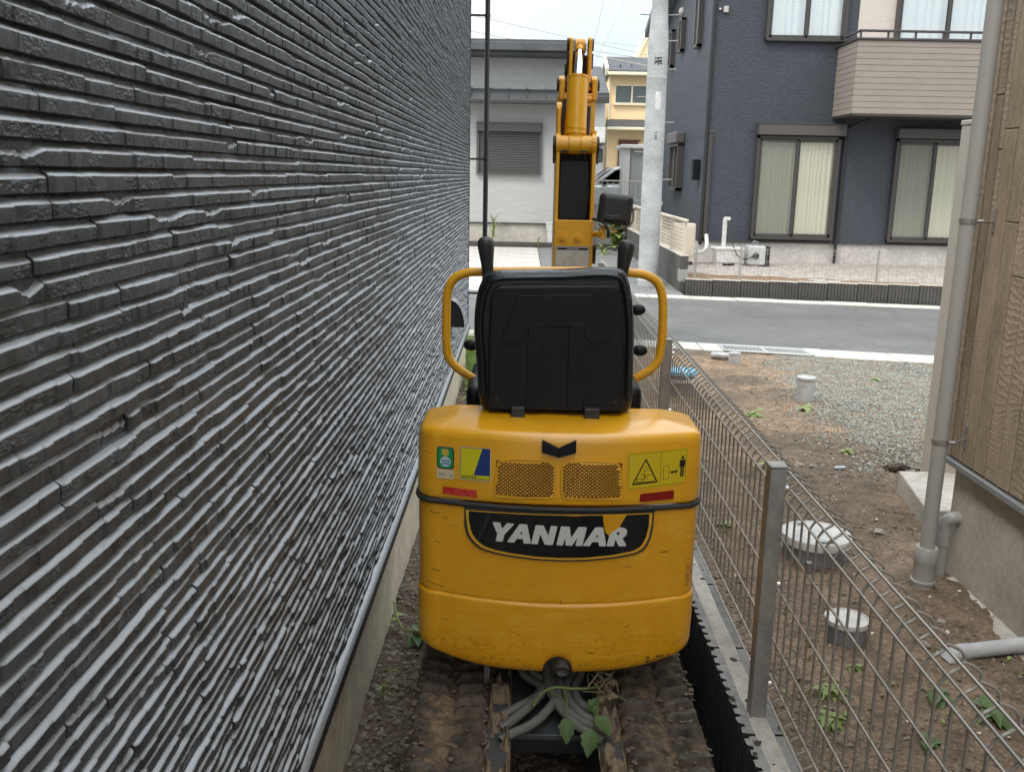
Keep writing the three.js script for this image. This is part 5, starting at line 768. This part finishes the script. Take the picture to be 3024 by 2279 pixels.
  for (const [z, y] of [[-20.1, 4.937], [-21.6, 1.045]]) add(t, 'vent', new THREE.SphereGeometry(.075, 16, 10).scale(.9, 1.1, 1).translate(3.13, y, z), M.palePost);
  for (const [z0, z1, y0, y1] of [[-20.95, -21.3, 3.96, 4.72], [-19.65, -20.0, 4.12, 4.76], [-17.75, -18.15, 3.97, 4.95]]) { const w = add(t, 'window', merge([rbx(3.06, 3.15, y0, y0 + .05, z0, z1, .004), rbx(3.06, 3.15, y1 - .05, y1, z0, z1, .004), rbx(3.06, 3.15, y0, y1, z0, z0 - .05, .004), rbx(3.06, 3.15, y0, y1, z1, z1 + .05, .004)]), M.frameDark); add(w, 'pane', bx(3.085, 3.10, y0 + .04, y1 - .04, z0 - .04, z1 + .04), M.carGlass); }
  { const w = add(t, 'window', merge([rbx(3.02, 3.15, 1.40, 1.46, -19.0, -20.1, .005), rbx(3.02, 3.15, 2.27, 2.32, -19.0, -20.1, .005), rbx(3.02, 3.15, 1.40, 2.3, -19.0, -19.07, .005), rbx(3.02, 3.15, 1.40, 2.3, -20.03, -20.1, .005), rbx(3.04, 3.12, 1.45, 2.28, -19.5, -19.56, .004)]), M.frameDark); add(w, 'pane', bx(3.085, 3.10, 1.45, 2.28, -19.06, -20.04), M.carGlass); add(w, 'shutter_box', merge([rbx(2.96, 3.15, 2.325, 2.54, -18.95, -20.15, .03, 3)]), M.shutterBox); }
  add(t, 'meter', merge([rbx(3.02, 3.14, 1.62, 1.98, -17.35, -17.15, .01)]), M.blackPlastic);
}
{ const t = thing('outdoor_unit', 'beige outdoor heater box behind the beige railing fence', 'unit', [2.75, .2, -16.15]); add(t, 'case', rbx(2.57, 2.93, .26, .90, -16.3, -16.0, .015), M.beigeFence); add(t, 'front_panel', rbx(2.60, 2.90, .36, .86, -16.0, -15.985, .006), M.beigeFence); add(t, 'feet', merge([rbx(2.59, 2.65, .15, .26, -16.25, -16.05, .004), rbx(2.85, 2.91, .15, .26, -16.25, -16.05, .004)]), M.frameDark); }
{ const t = thing('white_pipe', 'white drain pipe bending up beside the basin before the dark house', 'pipe', [3.05, .4, -16.2]); add(t, 'pipe', tube([[2.72, .40, -16.15], [2.95, .41, -16.2], [3.1, .42, -16.25], [3.2, .47, -16.4], [3.236, .56, -16.55], [3.238, .68, -16.65]], .036, 40, 12), M.whitePlastic); }
{ const t = thing('garden_tap', 'white garden tap post with hose standing over a basin', 'tap', [3.47, .2, -16.25]); const p = add(t, 'post', merge([rbx(3.437, 3.505, .2, .985, -16.30, -16.24, .012, 3)]), M.whitePlastic); add(t, 'tap_head', merge([rbx(3.45, 3.56, .955, 1.015, -16.30, -16.24, .014, 3)]), M.whitePlastic); add(t, 'tap', merge([cyl([3.50, .95, -16.24], [3.50, .94, -16.19], .012, .012, 10), cyl([3.41, .72, -16.27], [3.45, .72, -16.27], .012, .012, 8)]), M.frameDark); add(t, 'hose', tube([[3.50, .93, -16.19], [3.53, .78, -16.1], [3.58, .55, -16.0], [3.66, .38, -15.9], [3.78, .33, -15.9], [3.93, .38, -15.99]], .010, 40, 7), M.rubber);
  const b = thing('wash_basin', 'white plastic wash basin under the garden tap', 'basin', [3.52, .19, -16.15]); const g = rbx(3.28, 3.76, .25, .50, -16.35, -15.98, .02, 3), ps = g.attributes.position; for (let i = 0; i < ps.count; i++) { const k = lerp(.86, 1, clamp((ps.getY(i) - .25) / .25)); ps.setX(i, 3.52 + (ps.getX(i) - 3.52) * k); } g.computeVertexNormals(); add(b, 'bowl', g, M.whitePlastic); add(b, 'rim', rbx(3.265, 3.775, .475, .51, -16.37, -15.96, .012), M.whitePlastic); add(b, 'foot', merge([rbx(3.32, 3.42, .16, .27, -16.3, -16.0, .01), rbx(3.62, 3.72, .16, .27, -16.3, -16.0, .01)]), M.whitePlastic); add(b, 'slot', rbx(3.43, 3.62, .27, .31, -16.02, -15.983, .004), M.frameDark); }
{ const t = thing('pump_unit', 'grey outdoor unit with a round black port before the dark house', 'unit', [4.03, .2, -16.15]); add(t, 'case', rbx(3.845, 4.145, .22, .55, -16.3, -15.99, .03, 3), M.pvc); add(t, 'port', merge([cyl([3.975, .385, -15.995], [3.975, .385, -15.975], .055, .052, 22)]), M.roomDark); add(t, 'side_grille', merge(Array.from({ length: 6 }, (_, i) => rbx(4.15 + i * .012, 4.156 + i * .012, .22, .53, -16.28, -16.0, .002, 1)).concat([rbx(4.145, 4.225, .21, .225, -16.29, -15.99, .003), rbx(4.145, 4.225, .525, .54, -16.29, -15.99, .003)])), M.frameDark); add(t, 'handle', tube([[3.93, .55, -16.1], [3.95, .62, -16.1], [4.02, .60, -16.1], [4.08, .53, -16.1]], .014, 20, 8), M.pvcDark); }
{ const t = thing('litter_strip', 'white strip of litter on the soil behind the low wall', 'litter', [4.3, .22, -13.6]); add(t, 'strip', rbx(4.25, 4.62, .225, .24, -13.62, -13.55, .004), M.whitePlastic); add(t, 'strip', rbx(4.20, 4.45, .226, .238, -13.74, -13.69, .004), M.whitePlastic); }
{ // utility pole
  const t = thing('utility_pole', 'tall pale concrete utility pole with step bolts and a painted mark', 'pole', [1.965, 0, -14.57]);
  const at = y => [1.967 - .0065 * y, y, -14.57];
  const pg = grid(36, 60, (u, v) => { const y = lerp(-.3, 9.5, v), a = u * 6.2832, r = (y < 3.1 ? lerp(.157, .150, clamp(y / 3.1)) : y < 3.5 ? .149 : lerp(.148, .117, sstep(3.5, 4.2, y))) * (1 + (y > 3.1 ? .03 * (wn(Math.cos(a) * 3 + 9, y * 4 + Math.sin(a) * 2, 8, 2) - .5) : 0)), c = at(y); return [c[0] + Math.cos(a) * r, y, c[2] + Math.sin(a) * r]; }, (u, v) => [u * .95, v * 9.8]);
  add(t, 'shaft', pg, M.galvPole, { uv: true });
  add(t, 'band', (() => { const c = at(3.10); return lathe([[.149, -.014], [.1535, -.012], [.1535, .012], [.149, .014]], c[0], c[1], c[2], 30); })(), M.pvc);
  add(t, 'base_band', (() => { const c = at(.1); return lathe([[.15, -.015], [.1595, -.013], [.1595, .013], [.15, .015]], c[0], c[1], c[2], 30); })(), M.whitePlastic);
  for (const [y, s] of [[3.98, 1], [3.98, -1], [3.62, 1], [3.22, -1], [3.22, 1], [2.82, -1], [2.46, 1], [2.02, -1], [1.62, 1]]) { const c = at(y); add(t, 'step_bolt', cyl([c[0] + s * .13, y, c[2]], [c[0] + s * .285, y + .004, c[2] + .01], .0085, .0085, 8), M.wornSteel); }
  const plate = (y0, y1, w, tx, name, rot = 0) => { const c = at((y0 + y1) / 2); add(t, name, grid(10, 2, (u, v) => { const a = (u - .5) * w / .1535 + 1.57 - rot; return [c[0] - Math.cos(a) * -1 * -.1535 * 1 + 0, lerp(y0, y1, v), c[2] + Math.sin(a) * .1535]; }, (u, v) => [u, v]), tx, { uv: true }); };
  plate(2.63, 2.89, .085, M.whitePlastic, 'number_plate', -.08);
  const mk = canvasTex(128, 128, x => { x.strokeStyle = '#26292a'; x.lineWidth = 12; x.beginPath(); x.moveTo(12, 30); x.lineTo(112, 22); x.moveTo(66, 26); x.lineTo(62, 64); x.moveTo(20, 104); x.lineTo(30, 58); x.lineTo(70, 106); x.lineTo(96, 58); x.lineTo(104, 96); x.lineTo(118, 100); x.moveTo(24, 74); x.lineTo(110, 58); x.stroke(); });
  plate(3.25, 3.395, .15, tex(mk, { roughness: .8, clearcoat: 0, transparent: true }), 'painted_mark', .05);
  const dg = canvasTex(64, 192, x => { x.save(); x.translate(20, 8); x.rotate(Math.PI / 2); x.fillStyle = '#5a5e5e'; x.font = 'bold 42px sans-serif'; x.fillText('1 88', 0, 0, 170); x.restore(); });
  plate(2.05, 2.33, .075, tex(dg, { roughness: .8, clearcoat: 0, transparent: true }), 'painted_digits', .02);
}
for (const [n, a, b, l] of [[1, [-9, 6.7, -26], [3.6, 4.47, -26], 'lower sloping cable crossing behind the boom'], [2, [-9, 7.3, -26], [5, 4.46, -26], 'thin upper cable sloping down to the right behind the boom'], [3, [1.2, 4.96, -26], [6, 4.5, -26.2], 'cable running right from the boom towards the pole'], [4, [1.2, 5.17, -26], [6, 4.93, -26.2], 'faint cable above the yellow house roof'], [5, [2.9, 10, -30], [1.86, 4.72, -30], 'steep cable rising left of the pole to the top edge'], [6, [3.9, 9.05, -30], [1.9, 4.61, -30], 'steeper faint cable next to the pole at the top edge']]) { const t = thing('overhead_cable', l, 'cable', [0, 5, -26], 'overhead cables'); add(t, 'cable', tube([a, [(a[0] + b[0]) / 2, (a[1] + b[1]) / 2 - .05, (a[2] + b[2]) / 2], b], n === 6 || n === 4 ? .007 : .010, 20, 5), M.palePost); }
// ---------------------------------------------------------------- pale house on the left
{
  const Z = -22.4, t = thing('pale_house', 'pale grey sided house with a closed brown shutter behind the boom', 'house', [-3, .1, -25]);
  add(t, 'wall', bx(-9, 1.12, .53, 3.3, Z, -30), M.greySiding); add(t, 'upper_wall', bx(-9, 1.08, 3.3, 4.3, Z - .25, -30), M.greySiding2);
  add(t, 'foundation', bx(-8.95, 1.08, -.1, .52, Z - .02, -29.9), M.concrete); add(t, 'sill_flashing', rbx(-9, 1.14, .515, .545, Z - .01, Z + .03, .003), M.frameDark);
  add(t, 'eave', merge([rbx(-9.4, 1.30, 4.28, 4.36, Z - .3, Z + .35, .01), rbx(-9.4, 1.33, 4.36, 4.54, Z - .3, Z + .5, .015)]), M.roofDark); add(t, 'roof', bx(-9.4, 1.3, 4.53, 4.6, Z + .45, -30.3), M.roofDark);
  const sk = add(t, 'skirt_roof', (() => { const g = extr([[22.66, 3.60], [21.95, 3.33], [21.95, 3.27], [22.66, 3.27]], 10.5, 0); g.rotateY(Math.PI / 2); g.translate(-9.3, 0, 0); return g; })(), M.roofDark);
  for (let x = -9; x < 1.2; x += .43) { const g = rbx(-.012, .012, 0, .03, -.37, .37, .004, 1); g.rotateX(.365); g.translate(x, 3.466, -22.3); add(sk, 'roof_seam', g, M.roofDark); }
  add(sk, 'gutter', merge([rbx(-9.3, 1.2, 3.21, 3.32, -21.95, -21.85, .03, 3)]), M.frameDark);
  const w = add(t, 'shutter_window', merge([rbx(-1.118, .389, 2.62, 2.80, Z, Z + .16, .01), rbx(-1.12, -1.06, 1.66, 2.66, Z, Z + .08, .004), rbx(.33, .39, 1.66, 2.66, Z, Z + .08, .004), rbx(-1.12, .39, 1.655, 1.70, Z, Z + .10, .004), rbx(-1.125, .395, 2.795, 2.835, Z, Z + .18, .004)]), M.shutterBox);
  for (let k = 0; k < 16; k++) add(w, 'shutter_slat', rbx(-1.06, .33, 1.70 + k * .0575, 1.752 + k * .0575, Z + .01, Z + .045, .012, 2), M.shutterSlat);
  const k = thing('low_kerb_wall', 'low dark block edging in front of the pale house', 'edging', [-2, 0, -21.9]); for (let i = 0; i < 25; i++) add(k, 'block', rbx(-7.7 + i * .4, -7.306 + i * .4, -.1, .125, -22.0, -21.88, .005), M.blockCharcoal);
  const b = thing('white_bucket', 'white plastic bucket against the pale house foundation', 'bucket', [.7, .1, -22.2]); add(b, 'bucket', lathe([[0, .08], [.13, .08], [.15, .36], [.16, .37], [.19, .55], [.205, .56], [.205, .585], [.18, .585], [.165, .4], [0, .36]], .72, 0, -22.15, 28), M.whitePlastic);
  struct('planting_strip', bx(-9, 2.33, -.1, .09, -22.0, -22.45), M.paleGravel);
}
weed('sparse tall weed against the pale house foundation', -.70, .08, -22.1, .32, 16, M.leafPale, { w: .07, up: 1.5, h: 1.2 });
weed('bushy green weed at the end of the low dark edging', 2.12, .05, -21.4, .40, 70, M.leafPale, { up: 1.1, h: 1.6, w: .3 });
weed('thin weed standing at the low dark edging by the drive', .36, .0, -21.75, .16, 9, M.leafPale, { up: 1.5, h: 1.2, w: .1 });
weed('ragged weed on the gravel by the railing end', 1.75, .0, -20.4, .22, 22, M.leafPale, { up: 1.0, h: .5, w: .25 });
{ // silver car, shed, railing on a raised parking pad
  struct('parking_pad', bx(1.36, 9, -.1, .40, -23.6, -31), M.concrete);
  const wl = thing('parking_wall', 'grey block wall below the railing in front of the silver car', 'wall', [2.2, 0, -23.4]); for (let c = 0; c < 5; c++) for (let i = 0; i < 8; i++) add(wl, 'block', rbx(1.38 + i * .4 - (c % 2) * .2, 1.774 + i * .4 - (c % 2) * .2, c * .2, c * .2 + .195, -23.55, -23.42, .006), M.block);
  const rl = thing('railing', 'thin grey railing on the block wall in front of the silver car', 'railing', [2.2, 1, -23.48]); add(rl, 'rail', merge([rbx(1.3, 4.2, 1.535, 1.57, -23.5, -23.46, .006), rbx(1.3, 4.2, 1.08, 1.105, -23.495, -23.465, .006)]), M.palePost); for (let x = 1.36; x < 4.2; x += .14) add(rl, 'baluster', rbx(x - .007, x + .007, 1.1, 1.54, -23.487, -23.473, .002, 1), M.palePost);
  const c = thing('parked_car', 'silver parked car half hidden behind railing and storage shed', 'car', [3.0, .4, -25.4]);
  const low = [[.95, .62], [.90, .85], [1.0, 1.12], [1.75, 1.42], [3.0, 1.46], [4.6, 1.46], [4.8, 1.2], [4.8, .62]], up = [[1.72, 1.41], [2.32, 1.87], [2.6, 1.93], [3.6, 1.93], [4.3, 1.82], [4.75, 1.42]];
  const bodyG = extr(low, 1.5, .06); bodyG.translate(0, 0, -26.2); const body = add(c, 'body', bodyG, M.silver); const cab = extr(up, 1.24, .05); cab.translate(0, 0, -26.07); add(c, 'cabin', cab, M.silver);
  const win = extr([[1.92, 1.47], [2.38, 1.82], [2.62, 1.87], [3.15, 1.87], [3.15, 1.47]], .02, 0); win.translate(0, 0, -24.80); add(c, 'side_window', win, M.carGlass); const win2 = extr([[3.22, 1.47], [3.22, 1.87], [3.6, 1.87], [4.2, 1.78], [4.5, 1.47]], .02, 0); win2.translate(0, 0, -24.80); add(c, 'side_window', win2, M.carGlass);
  const ws = grid(4, 4, (u, v) => { const x = lerp(1.74, 2.30, v), y = lerp(1.435, 1.865, v); return [x - .055, y + .04, lerp(-25.98, -24.9, u)]; }); add(c, 'windscreen', ws, M.carGlass);
  add(c, 'door_mirror', merge([rbx(2.02, 2.14, 1.45, 1.56, -24.72, -24.55, .03, 3)]), M.blackPlastic); add(c, 'sill', rbx(1.6, 4.1, .60, .82, -24.68, -24.62, .02), M.blackPlastic);
  for (const x of [1.62, 4.1]) { const w = add(c, 'wheel', new THREE.TorusGeometry(.23, .085, 12, 28).translate(x, .71, -24.75), M.rubber); add(w, 'rim', cyl([x, .71, -24.8], [x, .71, -24.66], .19, .18, 22), M.silver); }
  const s = thing('storage_shed', 'grey steel storage shed with a pale frame beside the pole', 'shed', [2.9, 1, -24.0]); add(s, 'case', rbx(2.48, 3.6, .4, 2.36, -25.1, -24.07, .01), M.shedFrame); add(s, 'door_panel', rbx(2.66, 3.5, .5, 2.28, -24.07, -24.045, .006), M.shedGrey); add(s, 'door_panel', rbx(2.9, 3.5, .5, 2.28, -24.045, -24.03, .006), M.shedGrey); add(s, 'frame', merge([rbx(2.47, 2.645, .4, 2.36, -24.07, -23.99, .01)]), M.shedFrame); add(s, 'roof', rbx(2.40, 3.7, 2.345, 2.44, -25.2, -23.9, .02), M.shedFrame);
}
{ // far houses
  const t = thing('tiled_house', 'white house with a grey tiled roof glimpsed beside the boom', 'house', [3, 0, -40]);
  add(t, 'wall', bx(1.2, 3.12, 0, 4.5, -38, -46), M.greySiding2); const rf = add(t, 'roof', (() => { const g = extr([[37.4, 4.62], [37.4, 4.74], [42, 6.2], [46.6, 4.74], [46.6, 4.62]], 2.62, 0); g.rotateY(Math.PI / 2); g.translate(.6, 0, 0); return g; })(), M.roofTile);
  for (let k = 0; k < 12; k++) { const f = k / 12; const g = rbx(.6, 3.2, 0, .05, -.2, .2, .02, 1); g.rotateX(.31); g.translate(0, 4.80 + 1.44 * f, -37.6 - 4.4 * f); add(rf, 'tile_row', g, M.roofTile); }
  add(rf, 'fascia', rbx(.6, 3.22, 4.40, 4.64, -37.5, -37.36, .02), M.frameDark); add(t, 'balcony', rbx(1.2, 3.1, 2.92, 3.50, -37.2, -37.9, .02), M.whitePlastic);
  const w = add(t, 'window', rbx(2.3, 3.1, 2.2, 2.72, -38.05, -37.97, .01), M.frameDark); add(w, 'pane', bx(2.36, 3.04, 2.26, 2.66, -37.968, -37.96), M.carGlass); add(t, 'wall_band', rbx(1.2, 3.1, 2.84, 2.92, -37.2, -37.98, .01), M.frameDark);
}
{
  const t = thing('yellow_house', 'warm yellow house with cream trim and dark roof beyond the pole', 'house', [6, 0, -48]);
  add(t, 'wall', bx(3.82, 11, 0, 6.25, -45, -52), M.yellowWall); add(t, 'side_wall', bx(3.35, 3.82, 0, 5.6, -45.5, -52), M.creamTrim);
  const rf = add(t, 'roof', (() => { const g = extr([[44.5, 6.28], [44.5, 6.38], [46.6, 7.2], [52.5, 5.4], [52.5, 5.2]], 8, 0); g.rotateY(Math.PI / 2); g.translate(3.72, 0, 0); return g; })(), M.roofTile);
  add(rf, 'gutter', merge([rbx(3.7, 11.2, 6.16, 6.30, -44.5, -44.35, .03, 2), rbx(3.62, 3.74, 6.2, 6.4, -44.5, -45, .02)]), M.creamTrim); { const g = rbx(-.06, .06, -.12, .12, -1.15, 1.15, .01); g.rotateX(.37); g.translate(3.68, 6.78, -45.5); add(rf, 'bargeboard', g, M.creamTrim); }
  for (const [x, y] of [[4.32, 6.63], [4.83, 6.66]]) add(rf, 'snow_guard', rbx(x - .03, x + .03, y - .03, y + .06, -45.05, -44.95, .01), M.frameDark);
  const w = add(t, 'window', merge([rbx(4.09, 5.7, 5.74, 5.81, -45, -44.9, .01), rbx(4.05, 5.74, 4.88, 4.99, -45, -44.85, .01), rbx(4.09, 4.15, 4.95, 5.8, -45, -44.9, .01), rbx(4.86, 4.93, 4.95, 5.8, -45, -44.9, .01), rbx(5.64, 5.7, 4.95, 5.8, -45, -44.9, .01)]), M.creamTrim); add(w, 'pane', bx(4.15, 4.86, 4.99, 5.74, -44.97, -44.95), M.carGlass); add(w, 'pane', bx(4.93, 5.64, 4.99, 5.74, -44.97, -44.95), M.carGlass);
  const lr = add(t, 'porch_roof', (() => { const g = extr([[44.1, 3.86], [44.1, 3.92], [45, 4.26], [45, 3.86]], 7.4, 0); g.rotateY(Math.PI / 2); g.translate(3.76, 0, 0); return g; })(), M.roofTile); add(lr, 'gutter', rbx(3.72, 11, 3.74, 3.87, -44.12, -43.98, .03, 2), M.creamTrim);
  add(t, 'downpipe', merge([cyl([3.86, 0, -44.93], [3.86, 6.2, -44.93], .045, .045, 10)]), M.creamTrim); const d = add(t, 'door', rbx(4.45, 5.3, 1, 3.27, -45, -44.93, .01), M.brownDoor); add(d, 'door_frame', merge([rbx(4.38, 4.45, 1, 3.34, -45, -44.9, .01), rbx(4.38, 5.4, 3.27, 3.34, -45, -44.9, .01)]), M.brownDoor);
  const p = thing('gabled_house', 'cream gable end rising behind the pole', 'house', [6.5, 0, -50]); add(p, 'gable', (() => { const g = extr([[5.72, 0], [5.72, 7.3], [7.2, 10.2], [9, 10.2], [9, 0]], 5, 0); g.translate(0, 0, -58); return g; })(), M.creamTrim); { const g = rbx(-.09, .09, -1.8, 1.8, -3.2, .15, .02); g.rotateZ(-.45); g.translate(6.25, 8.6, -52.9); add(p, 'bargeboard', g, M.creamTrim); }
}


renderer.render(scene, camera);
